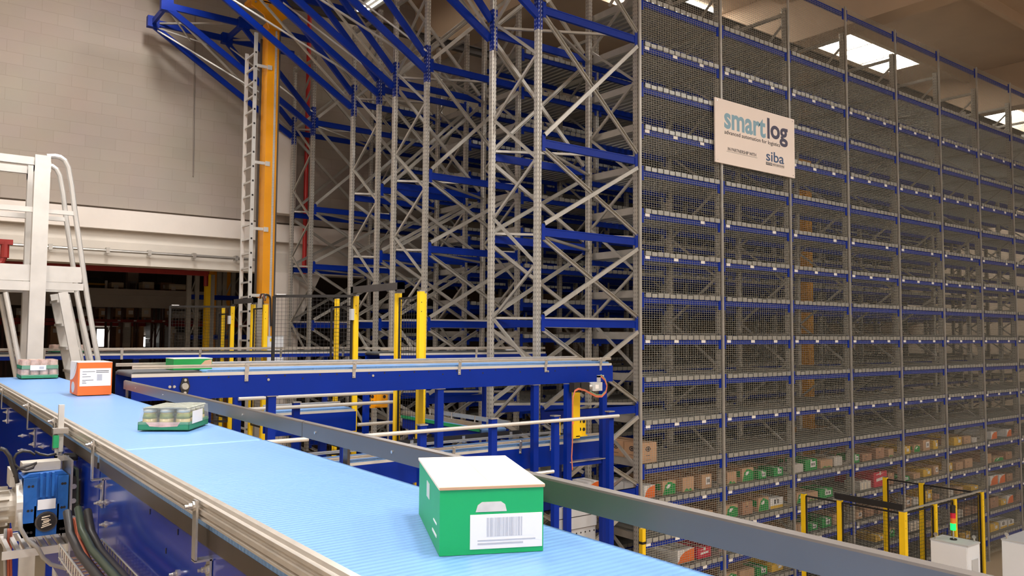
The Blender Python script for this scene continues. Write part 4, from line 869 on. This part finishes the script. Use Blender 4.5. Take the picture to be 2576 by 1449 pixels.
# wire crate / frame table inside the cell
t = thing('frame_table', 'galvanised frame table inside the fenced cell', 'frame table', (11.9, 6.5, FZ))
for x0_, x1_, y0_, y1_ in ((11.35, 12.5, 6.1, 6.16), (11.35, 12.5, 6.9, 6.96), (11.35, 11.41, 6.1, 6.96), (12.44, 12.5, 6.1, 6.96), (11.9, 11.95, 6.1, 6.96)):
    part('rail', MB().bx(x0_, x1_, y0_, y1_, -3.6, -3.54), 'galv', t)
for x, y in ((11.38, 6.13), (12.47, 6.13), (11.38, 6.93), (12.47, 6.93)): part('leg', MB().bx(x-.03, x+.03, y-.03, y+.03, FZ, -3.6), 'galv', t)
part('deck', MB().bx(12.0, 12.4, 6.2, 6.85, -3.62, -3.6), 'blue', t); part('stop_block', MB().bx(11.85, 11.93, 6.2, 6.27, -3.54, -3.4), 'yellow', t)
part('side_beam', MB().bx(11.4, 13.2, 5.75, 5.8, -3.75, -3.6), 'galv', t)
# control cabinets
def cabinet(x0_, x1_, y0_, y1_, zt, label, light):
    t = thing('control_cabinet', label, 'cabinet', ((x0_+x1_)/2, (y0_+y1_)/2, FZ), 'white control cabinets')
    part('body', MB().bx(x0_, x1_, y0_, y1_, FZ+.1, zt-.02), 'cabinet', t); part('plinth', MB().bx(x0_+.02, x1_-.02, y0_+.02, y1_-.02, FZ, FZ+.1), 'black', t)
    part('top_plate', MB().bx(x0_-.006, x1_+.006, y0_-.006, y1_+.006, zt-.02, zt), 'cabinet_grey', t)
    d = part('door', MB().bx(x0_-.018, x0_, y0_+.01, y1_-.01, FZ+.12, zt-.03), 'cabinet', t)
    part('vent', MB().bx(x0_+.1, x1_-.08, y0_-.012, y0_, zt-.55, zt-.2), 'cabinet_grey', t)
    for x, y in ((x0_+.04, y1_-.05), (x1_-.04, y0_+.05)): part('lifting_eye', MB().tube((x, y, zt), (x, y, zt+.05), .012, 8).tube((x-.01, y, zt+.06), (x+.01, y, zt+.06), .025, 12), 'zinc', t)
    return t
cabinet(11.29, 11.64, 4.9, 5.38, -2.75, 'white control cabinet under the signal light beside the fenced cell', True)
cabinet(11.95, 12.75, 4.05, 4.75, -2.72, 'white control cabinet with dark-edged top standing apart from the fenced cell', False)
lx_, ly_ = 11.47, 5.16
t = thing('signal_light', 'stack light glowing green on top of the white cabinet', 'signal light', (lx_, ly_, -2.75))
part('foot', MB().tube((lx_, ly_, -2.75), (lx_, ly_, -2.735), .045, 14), 'black', t); part('stem', MB().tube((lx_, ly_, -2.735), (lx_, ly_, -2.62), .012, 8), 'zinc', t)
z = -2.62
for nm, m, hh in (('green_lamp', 'led_green', .09), ('orange_lamp', 'led_orange', .07), ('red_lamp', 'led_red', .07), ('buzzer', 'black', .1)):
    part(nm, MB().tube((lx_, ly_, z), (lx_, ly_, z+hh-.006), .034, 16).tube((lx_, ly_, z+hh-.006), (lx_, ly_, z+hh), .036, 16), m, t); z += hh
# ================================================================== aluminium access platform at the left
PY = 10.75; PY2 = 11.4
p0 = aY(112, 393, PY); PX = p0.x
zt = p0.z; zm = aY(112, 530, PY).z; zto = aY(112, 668, PY).z; zpl = aY(112, 708, PY).z; zun = aY(112, 728, PY).z
t = thing('access_platform', 'aluminium step platform with guard rails and steep ladder', 'platform', (PX, PY, FZ))
for Y in (PY, PY2):
    part('post', MB().bx(PX-.1, PX+.06, Y-.06, Y+.06, FZ, zt), 'alu', t)
    part('top_rail', MB().bx(-3.0, PX-.08, Y-.03, Y+.03, zt-.12, zt-.03), 'alu', t)
    part('top_clamp', MB().bx(PX-.1, PX+.065, Y-.058, Y+.058, zt-.19, zt-.07), 'alu', t)
    part('mid_rail', MB().bx(-3.0, PX-.08, Y-.025, Y+.025, zm-.03, zm+.03), 'alu', t)
    part('toe_board', MB().bx(-3.0, PX-.08, Y-.02, Y+.02, zpl, zto), 'alu', t)
    part('deck_beam', MB().bx(-3.0, PX+.06, Y-.04, Y+.04, zun-.02, zpl-.01), 'alu', t)
    q = aY(112, 530, Y).z
    P = [aY(x, y, PY) for x, y in ((118, 393), (138, 393), (152, 396), (163, 404), (172, 422), (180, 465), (188, 530), (204, 640), (219, 745), (233, 830), (252, 935))]
    part('hand_rail', MB().path([(p.x, Y, p.z) for p in P], .03, 10), 'alu', t)
    e = aY(186, 540, PY); part('side_bar', MB().bx(PX+.06, e.x, Y-.022, Y+.022, zm-.03, zm+.02), 'alu', t)
    e = aY(206, 690, PY); part('kick_plate', MB().bx(PX+.06, e.x, Y-.012, Y+.012, zpl, zto), 'alu', t)
    part('ladder_beam', MB().bx(PX+.06, e.x+.02, Y-.02, Y+.02, zun, zpl-.01), 'alu', t)
    a, b = aY(158, 735, PY), aY(190, 905, PY); d = (b-a)
    part('stringer', MB().bar((a.x, Y, a.z), (a.x+d.x*6, Y, a.z+d.z*6), .05, .1, (1,0,0)), 'alu', t)
    a, b = aY(192, 735, PY), aY(228, 900, PY); d = b-a
    part('ladder_rail', MB().tube((a.x, Y, a.z), (a.x+d.x*6, Y, a.z+d.z*6), .028, 10), 'alu', t)
    a, b = aY(14, 735, PY), aY(44, 890, PY); d = b-a
    part('brace_leg', MB().tube((a.x, Y, a.z), (a.x+d.x*5, Y, a.z+d.z*5), .028, 10), 'alu', t)
a, b = aY(158, 735, PY), aY(190, 905, PY); d = (b-a)/(a.z-b.z)
for i in range(9): z = i*.28; part('tread', MB().bx(a.x+d.x*z-.05, a.x+d.x*z+.09, PY+.025, PY2-.025, a.z-.12-z, a.z-.09-z), 'alu', t)
part('deck_plate', MB().bx(-3.0, PX+.05, PY+.04, PY2-.04, zpl-.04, zpl-.01), 'alu', t)
for z in (.9, 1.8): part('cross_tube', MB().tube((PX, PY+.05, zun-z), (PX, PY2-.05, zun-z), .025, 8), 'alu', t)
# ================================================================== drive unit beside the near conveyor
my = 4.22
def m2(px, py, y=my): return aY(px, py, y)
a, b = m2(60, 1205), m2(168, 1340)
t = thing('gear_motor', 'blue worm gear motor mounted beside the near conveyor', 'motor', ((a.x+b.x)/2, my+.1, b.z))
gx0, gx1, gz0, gz1 = a.x, b.x, b.z, a.z; wv = gx1-gx0; hh = gz1-gz0
g = part('gear_housing', MB().bx(gx0, gx1, my+.01, my+.2, gz0, gz1).bx(gx0, gx0+wv*.3, my, my+.05, gz0, gz1).bx(gx1-wv*.24, gx1, my, my+.05, gz0, gz1).bx(gx0, gx1, my, my+.05, gz0, gz0+hh*.24).bx(gx0+wv*.25, gx1-wv*.2, my, my+.04, gz0+hh*.2, gz0+hh*.52).prism([(gx0,gz1),(gx1,gz1),(gx1-wv*.12,gz1+.02),(gx0+wv*.15,gz1+.015)], 1, my+.02, my+.18), 'motor_blue', t)
for i in range(3): part('cooling_rib', MB().bx(gx0+wv*(.36+.13*i), gx0+wv*(.42+.13*i), my-.004, my+.02, gz0+hh*.66, gz1+.018), 'motor_blue', g)
cx, cz = gx0+wv*.52, gz0+hh*.24
part('cover_ring', MB().tube((cx, my-.008, cz), (cx, my, cz), wv*.25, 24), 'dark_steel', g); part('cover_disc', MB().tube((cx, my-.012, cz), (cx, my-.008, cz), wv*.21, 24), 'black', g)
m = MB()
for i in range(6): m.bar((cx-wv*.12+random.uniform(0,.01), my-.014, cz-wv*.13+i*wv*.05), (cx+wv*.12-random.uniform(0,.015), my-.014, cz-wv*.10+i*wv*.05+random.uniform(-.006,.01)), .004, wv*.022)
part('cast_ribs', m, 'card_pale', g)
part('rating_plate', MB().bx(gx0+wv*.32, gx0+wv*.72, my-.005, my+.001, gz0+hh*.45, gz0+hh*.62), 'cabinet', g)
for fx in (.12, .2, .86, .92):
    for fz in (.08, .45, .86): part('bolt_hole', MB().tube((gx0+wv*fx, my-.001, gz0+hh*fz), (gx0+wv*fx, my+.002, gz0+hh*fz), .006, 8), 'black', g)
mb_ = part('motor_body', MB().tube((gx0-.02, my+.1, gz0+hh*.5), (gx0-.28, my+.1, gz0+hh*.5), .075, 20), 'motor_grey', t)
m = MB()
for i in range(12):
    an = 2*math.pi*i/12; m.bar((gx0-.05, my+.1+.08*math.cos(an), gz0+hh*.5+.08*math.sin(an)), (gx0-.27, my+.1+.08*math.cos(an), gz0+hh*.5+.08*math.sin(an)), .006, .02, (0, math.cos(an), math.sin(an)))
part('fin', m, 'motor_grey', mb_)
part('flange', MB().tube((gx0, my+.1, gz0+hh*.5), (gx0-.025, my+.1, gz0+hh*.5), .115, 24), 'alu', t); part('fan_cowl', MB().tube((gx0-.28, my+.1, gz0+hh*.5), (gx0-.33, my+.1, gz0+hh*.5), .09, 20), 'motor_grey', t)
part('terminal_box', MB().bx(gx0+.0, gx0+wv*.85, my+.06, my+.16, gz1+.02, gz1+.06).bx(gx0-.03, gx0-.1+.05, my+.03, my+.16, gz0+hh*.86, gz0+hh*1.15), 'motor_grey', t)
part('mount_plate', MB().bx(gx1+.004, gx1+.012, my-.03, my+.22, gz0-.13, gz1+.07).bx(gx1+.004, BX0+.01, my+.16, my+.2, gz0-.05, gz0+.0), 'zinc', t)
part('shaft', MB().tube((gx1, my+.1, cz+.02), (BX0+.01, my+.1, cz+.02), .02, 12), 'steel', t)
part('belt_guard', MB().prism([(my+.02, gz0+.01), (my+.18, gz0+.01), (my+.2, gz0+hh*.5), (my+.18, gz1+.02), (my+.02, gz1+.02), (my, gz0+hh*.5)], 0, gx1+.03, BX0-.012), 'dark_green', t)
part('tension_block', MB().bx(gx1+.012, gx1+.03, my-.01, my+.03, gz0+hh*.2, gz1-.01), 'black', t)
for fz in (.25, .55, .8): inst('bolt', bolty_me, t, (gx1+.02, my-.01, gz0+hh*fz))
# ribbed steel plate under the motor
t = thing('vent_grille', 'white slatted tray below the blue gear motor', 'tray', (.5, my+.15, gz0-.12))
for i in range(9): part('slat', MB().bx(gx0-.05+i*.035, gx0-.032+i*.035, my+.03, my+.36, gz0-.075, gz0-.055), 'alu', t)
part('frame_bar', MB().bx(gx0-.07, gx1+.06, my+.36, my+.375, gz0-.09, gz0-.05), 'alu', t)
part('frame_bar', MB().bx(gx0-.07, gx1+.06, my+.02, my+.03, gz0-.09, gz0-.055), 'alu', t)
# photo sensor on its stand
s = aX(155, 1020, .64); s2 = aX(155, 1120, .64); yy = 4.42
s = aY(155, 1018, yy); s2 = aY(155, 1125, yy)
t = thing('photo_sensor', 'green photo sensor clamped to an aluminium rod by the belt', 'sensor', (s.x, yy, s2.z-.12))
part('rod', MB().bx(s.x-.012, s.x+.012, yy-.012, yy+.012, s2.z-.02, s.z), 'alu', t)
zc = aY(150, 1083, yy).z
part('clamp', MB().bx(s.x-.035, s.x+.03, yy-.03, yy+.02, zc-.012, zc+.012), 'zinc', t)
q = aY(141, 1110, yy-.02); part('sensor_body', MB().bx(q.x-.012, q.x+.01, yy-.035, yy+.0, q.z-.03, q.z+.028), 'sensor_green', t)
q2 = aY(142, 1135, yy-.02); part('plug', MB().tube((q2.x, yy-.02, q.z-.03), (q2.x, yy-.02, q.z-.06), .009, 10), 'cable_grey', t)
c = aY(172, 1150, yy); part('reflector_tube', MB().tube((c.x-.02, yy, c.z), (c.x+.04, yy, c.z), .02, 14), 'black', t)
part('bracket', MB().bx(s.x-.02, s.x-.012, yy-.02, yy+.02, c.z-.14, c.z+.02).bx(s.x-.02, c.x, yy-.02, yy+.02, c.z-.012, c.z+.012), 'zinc', t)
# cables at the drive unit
cy = 4.15
def pl(pts, Y): return [aY(x, y, Y) for x, y in pts]
loop = [(142+0, 1142), (120, 1146), (100, 1142), (88, 1136)]+[(64+30*math.cos(k), 1158-24*math.sin(k)) for k in [i*.6 for i in range(1, 11)]]+[(45, 1180), (36, 1200)]
solo('sensor_cable', MB().path(pl(loop, cy), .006, 8), 'cable_black', 'looped black cable running from the green photo sensor', 'cable', smooth=True)
solo('supply_cable', MB().path(pl([(0, 1128), (12, 1132), (24, 1148), (32, 1175), (40, 1195), (44, 1215)], cy), .009, 8), 'cable_black', 'thick black cable above the grey motor body', 'cable', smooth=True)
solo('motor_cable', MB().path(pl([(50, 1290), (52, 1330), (68, 1358), (95, 1378), (108, 1402), (128, 1420), (165, 1430), (205, 1428), (250, 1432)], my-.06), .009, 8), 'cable_grey', 'grey cable sagging below the blue gear motor', 'cable', smooth=True)
for i in range(3): solo('power_lead', MB().path(pl([(14+i*7, 1330), (12+i*7, 1380), (13+i*7, 1449), (13+i*7, 1500)], my+.3+i*.01), .007, 6), ['cable_grey', 'cable_orange', 'cable_orange'][i], ['grey lead hanging straight below the grey motor', 'orange lead hanging beside the grey lead', 'second orange lead hanging below the grey motor'][i], 'cable', smooth=True)
# wire cable tray with hoses, climbing along the conveyor side
t = thing('cable_tray', 'wire cable tray full of dark hoses along the blue side panel', 'cable tray', (.62, 3.2, -1.0))
a, b = aX(185, 1318, .6), aX(330, 1465, .6)
ya, yb, za, zb = a.y, b.y-.25, a.z-.02, b.z-.05
ya -= .15; za, zb = -.84, -.84
def tp(k): return ya+(yb-ya)*k, za+(zb-za)*k
m = MB()
for X, dz in ((.53, 0), (.68, 0), (.53, -.05), (.68, -.05), (.57, -.06), (.61, -.06), (.65, -.06)):
    y0_, z0_ = tp(0); y1_, z1_ = tp(1); m.tube((X, y0_, z0_+dz), (X, y1_, z1_+dz), .004, 6)
for i in range(24):
    y0_, z0_ = tp(i/23); m.path([(.53, y0_, z0_), (.53, y0_, z0_-.06), (.68, y0_, z0_-.06), (.68, y0_, z0_)], .004, 6)
part('wire_basket', m, 'zinc', t)
for X, dz, mm, r in ((.57, .0, 'cable_black', .016), (.61, .01, 'dark_green', .015), (.645, -.005, 'cable_black', .016), (.60, -.035, 'cable_orange', .014), (.64, -.03, 'card_dark', .014)):
    y0_, z0_ = tp(0); y1_, z1_ = tp(1)
    part('hose', MB().path([(X, y0_+.12, z0_+dz+.10), (X, y0_+.02, z0_+dz+.03), (X, y0_-.2, z0_+dz), (X, (y0_+y1_)/2, (z0_+z1_)/2+dz), (X, y1_, z1_+dz)], r, 10), mm, t, smooth=True)
# ================================================================== the pallet store beyond the opening
QY = 40.0
def far(px, py, Y=QY): return aY(px, py, Y)
struct('wall_far', MB().bx(-8, 34, 50, 50.3, FZ, 7.6), 'hall_grey')
f0, f1 = far(0, 690), far(720, 690)
zA, zB, zC, zD = far(300, 727).z, far(300, 742).z, far(300, 760).z, far(300, 773).z
struct('trim_40', MB().bx(1, 12.2, QY-.2, QY+.5, zB, zA).bx(1, 12.2, QY, QY+.5, zC, zB).bx(1, 12.2, QY-.06, QY+.5, zD, zC), 'wall_white')
struct('trim_41', MB().bx(1, 12.2, QY+.5, 49.9, zC, zA-.03), 'hall_grey')
cxx = far(335, 700, 44); struct('trim_42', MB().bx(cxx.x-.25, cxx.x+.25, 44, 44.5, zA-.03, 7.6), 'concrete_pale')
for i in range(14):
    X = 1+i*.9; struct('trim_%d' % (50+i), MB().bx(X, X+.04, 49.9, 50, zA-.03, 7.6), 'hall_grey')
# red framed opening beam
a, b = aY(0, 655, 18.5), aY(525, 692, 18.5)
solo('red_beam', MB().bx(-4, b.x, 18.5, 18.6, b.z-.02, b.z+.06).bx(-4, b.x, 18.45, 18.65, b.z+.06, b.z+.08).tube((b.x-.04, 18.55, b.z+.06), (b.x-.04, 18.55, b.z-.25), .05, 8), 'red_paint', 'dark red steel pipe rail under the concrete ledge', 'pipe rail')
zr = far(300, 803).z
# things on the upper level
def plate_box(px0, px1, py0, py1, Y, dpt, m, name, label, cat, group, wrap=True):
    a, b = far(px0, py1, Y), far(px1, py0, Y)
    if 'upper level' in group: a.z = zA-.03
    elif 'red beams' in group: a.z = zr+.002
    t = thing(name, label, cat, ((a.x+b.x)/2, Y+dpt/2, a.z), group); n = max(1, round((b.z-a.z)/.5)); h = (b.z-a.z-.12)/n
    part('pallet', MB().bx(a.x, b.x, Y, Y+dpt, a.z+.09, a.z+.12).bx(a.x, a.x+.1, Y, Y+dpt, a.z, a.z+.09).bx(b.x-.1, b.x, Y, Y+dpt, a.z, a.z+.09), 'wood', t)
    k = max(1, round((b.x-a.x)/.6)); ww = (b.x-a.x)/k
    for i in range(n):
        for j in range(k): part('box', MB().bx(a.x+j*ww+.008, a.x+(j+1)*ww-.008, Y+.01, Y+dpt, a.z+.12+i*h+.006, a.z+.12+(i+1)*h), m, t)
    if wrap: part('wrap_film', MB().bx(a.x-.01, b.x+.01, Y-.01, Y+dpt, a.z+.3, b.z+.01), 'film_clear', t)
    part('label', MB().bx(a.x+.1, a.x+.3, Y-.02, Y-.012, b.z-.3, b.z-.12), 'white_print', t)
    return t
up_ = [(280, 312, 711, 726, 'wrapped pale cartons on the upper level beside the concrete pillar'), (358, 388, 710, 728, 'wrapped tan cartons on the upper level right of the pillar'), (404, 440, 712, 730, 'opened tan cartons on the upper level near the blue lattice'), (425, 468, 716, 731, 'long film-wrapped carton stack on the upper level')]
for p0_, p1_, q0, q1, lab in up_: plate_box(p0_, p1_, q0, q1, 40.3 if p0_ == 425 else 41.3 if p0_ == 404 else 40.6, .8, 'card_pale' if p0_ != 404 else 'card', 'pallet_load', lab, 'pallet load', 'pallet loads on the upper level')
a, b = far(222, 725, 40.8), far(265, 700, 40.8); a.z = zA-.03
t = thing('tyre_rack', 'yellow shelf with a black folded sheet on the upper level', 'shelf', (a.x, 41, a.z))
part('shelf_board', MB().bx(a.x, b.x, 40.8, 41.6, a.z+.22, a.z+.3), 'yellow_print', t); part('post', MB().bx(b.x, b.x+.1, 40.8, 40.9, a.z, b.z-.1), 'white_print', t)
part('black_bundle', MB().prism([(a.x+.1, a.z+.3), (b.x-.1, a.z+.3), (b.x-.16, a.z+.5), (b.x-.4, a.z+.56), (a.x+.15, a.z+.54), (a.x+.05, a.z+.42)], 1, 40.9, 41.5), 'rubber', t)
t = thing('locker', 'grey locker at the foot of the concrete pillar on the upper level', 'locker', (far(333, 726, 43).x, 43, zA-.03))
a, b = far(325, 726, 43), far(343, 708, 43); a.z = zA-.03; part('body', MB().bx(a.x, b.x, 43, 43.5, a.z, b.z), 'cabinet_grey', t); part('door', MB().bx(a.x+.03, b.x-.03, 42.98, 43, a.z+.1, b.z-.1), 'hall_grey', t)
for i, (px, m) in enumerate(((318, 'galv'), (347, 'dark_steel'), (355, 'white_print'), (392, 'rubber'), (398, 'dark_steel'))):
    a = far(px, 728, 41.5); a.z = zA-.03; solo('rolled_goods', MB().tube((a.x, 41.5, a.z), (a.x, 41.5, a.z+.38), .055, 10).tube((a.x, 41.5, a.z+.38), (a.x, 41.5, a.z+.4), .055, 10, .04), m, ['thin grey roll left of the locker', 'dark roll right of the locker', 'white roll right of the locker', 'black roll between the tan cartons', 'dark grey roll between the tan cartons'][i]+' on the upper level', 'roll', 'upright rolls on the upper level')
# pallet racking below: frames, red beams, loads
t = thing('pallet_rack', 'pallet racking with dark frames and red beams beyond the opening', 'pallet rack', (far(300, 880).x, QY+1, FZ))
for px in (8, 20, 232, 240, 271, 285, 312, 345, 352, 388, 398, 411, 418):
    a = far(px, 880); part('frame_post', MB().bx(a.x-.04, a.x+.04, QY+.6, QY+.7, FZ, zD+.3), 'brown_frame', t)
for px in (278, 392, 405): 
    a = far(px, 880)
    for k in range(5): part('frame_brace', MB().bar((a.x-.15, QY+.65, -3.2+k*.9), (a.x+.15, QY+.65, -2.3+k*.9) if k % 2 else (a.x+.15, QY+.65, -3.2+k*.9), .03, .03), 'brown_frame', t)
part('beam', MB().bx(1, 16, QY+.55, QY+.62, zr-.13, zr), 'red_paint', t); part('beam', MB().bx(1, 16, QY+1.9, QY+1.97, zr-.3, zr-.14), 'red_bright', t)
part('beam', MB().bx(1, 16, QY+.55, QY+.62, far(300, 886).z-.13, far(300, 883).z), 'red_paint', t)
for px in (306, 347, 392, 420, 226): a = far(px, 806); part('beam_tag', MB().bx(a.x-.06, a.x+.06, QY+.54, QY+.55, zr-.09, zr-.02), 'film', t)
zb_ = far(300, 882).z
low = [(290, 306, 822, 880, 'card', 'brown carton stack between dark rack posts'), (306, 330, 807, 880, 'film', 'tall film-wrapped load touching the red beam'), (330, 363, 821, 881, 'card', 'tall brown carton load with a paper label'), (376, 386, 810, 880, 'white_print', 'narrow white load behind the dark frames'), (400, 414, 812, 880, 'white_print', 'pair of white wrapped loads left of the mesh door'), (441, 466, 838, 880, 'galv', 'load of stacked grey trays behind the mesh door'), (426, 440, 822, 880, 'card_pale', 'peach carton load behind the mesh door'), (205, 238, 832, 880, 'card_dark', 'film-wrapped brown bags behind the step platform'), (20, 72, 845, 880, 'card', 'low brown load seen under the platform'), (45, 80, 815, 842, 'card_pale', 'pale load higher under the platform'), (125, 150, 820, 880, 'card', 'brown load between platform post and ladder'), (168, 200, 812, 880, 'card_pale', 'pale load behind the ladder rails')]
for p0_, p1_, q0, q1, m, lab in low: plate_box(p0_, p1_, q0, q1, QY+.8, .9, m, 'pallet_load', lab, 'pallet load', 'pallet loads in the racking', m in ('film', 'card_dark', 'white_print'))
upl = [(205, 220, 778, 799, 'film'), (248, 266, 776, 799, 'card'), (290, 304, 776, 800, 'card'), (317, 343, 775, 800, 'card'), (356, 385, 775, 801, 'card_pale'), (414, 424, 776, 802, 'card'), (432, 468, 783, 803, 'film'), (90, 110, 776, 798, 'card'), (40, 80, 776, 798, 'film'), (476, 505, 785, 803, 'card_pale')]
for i, (p0_, p1_, q0, q1, m) in enumerate(upl): plate_box(p0_, p1_, q0, q1, QY+.75, .9, m, 'pallet_load', ['crumpled film-wrapped load','tan carton load','brown carton load','wide brown carton load','pale wrapped load with open flap','narrow brown carton load','flat film-wrapped load','brown load','wrapped load','pale flat load'][i]+' standing on the red beam, '+ORD[i]+' in its row', 'pallet load', 'pallet loads on the red beams', m == 'film')
for i, (p0_, p1_, q0, q1) in enumerate(((243, 268, 828, 872), (360, 379, 848, 872))):
    a, b = far(p0_, q1, 49.5), far(p1_, q0, 49.5)
    wn = struct('window_%d' % (5+i), MB().bx(a.x, b.x, 49.6, 49.65, a.z, b.z), 'window_glow')
    part('window_frame', MB().bx(a.x-.1, b.x+.1, 49.55, 49.7, a.z-.1, a.z).bx(a.x-.1, b.x+.1, 49.55, 49.7, b.z, b.z+.1).bx(a.x-.1, a.x, 49.55, 49.7, a.z, b.z).bx(b.x, b.x+.1, 49.55, 49.7, a.z, b.z), 'hall_grey', wn)
# second storage aisle seen through the opening: slotted frames, blue beams, orange mast
GY = 21.0
t = thing('storage_rack', 'galvanised lattice rack standing beyond the opening past the mesh door', 'storage rack', (aY(520, 800, GY).x, GY, FZ), 'high-bay storage racks')
ups = [(473, GY), (493, GY), (549, GY+.3), (562, GY+.3), (584, GY+.3)]
zt = aY(520, 688, GY).z+.3
cs = []
for px, Y in ups:
    a = aY(px, 800, Y); cs.append(a.x); part('upright', MB().bx(a.x-.05, a.x+.05, Y-.05, Y+.05, FZ, zt), 'galv', t)
for i, j, Y in ((0, 1, GY), (2, 3, GY+.3), (3, 4, GY+.3)):
    z = -3.0; k = 0
    while z < zt-.6: part('frame_brace', MB().bar((cs[i], Y, z), (cs[j], Y, z+.55), .035, .03) if k % 2 else MB().bar((cs[j], Y, z), (cs[i], Y, z+.55), .035, .03), 'galv', t); z += .55; k += 1
for py in (748, 848): z = aY(520, py, GY).z; part('beam', MB().bx(cs[0], cs[4]+.3, GY-.02, GY+.02, z-.06, z+.06), 'blue', t)
for k in range(4): part('cross_brace', MB().bar((cs[4], GY+.3, -.9+k*.7), (cs[4]+.5, GY+.3, -.2+k*.7), .05, .03), 'galv', t); part('cross_brace', MB().bar((cs[4], GY+.33, -.2+k*.7), (cs[4]+.5, GY+.33, -.9+k*.7), .05, .03), 'galv', t)
a, b = aY(516, 800, 19.6), aY(528, 800, 19.6)
t = thing('crane_mast', 'slim bright yellow mast beyond the opening past the mesh door', 'mast', ((a.x+b.x)/2, 19.6, FZ))
part('mast', MB().bx(a.x, b.x, 19.6, 19.75, FZ, aY(522, 690, 19.6).z), 'yellow', t); part('back_channel', MB().bx(b.x, b.x+.1, 19.62, 19.75, FZ, aY(522, 690, 19.6).z), 'galv', t)
a, b = aY(534, 800, 23), aY(585, 800, 23)
t = thing('crane_mast', 'wide orange crane mast behind the lattice rack beyond the opening', 'mast', ((a.x+b.x)/2, 23, FZ))
part('mast', MB().bx(a.x, a.x+(b.x-a.x)*.3, 23, 23.4, FZ, 3.2).bx(b.x-(b.x-a.x)*.35, b.x, 23, 23.4, FZ, 3.2), 'mast_orange', t); part('cross_plate', MB().bx(a.x, b.x, 23.1, 23.3, FZ+1, FZ+1.6).bx(a.x, b.x, 23.1, 23.3, 2.9, 3.2), 'mast_orange', t)
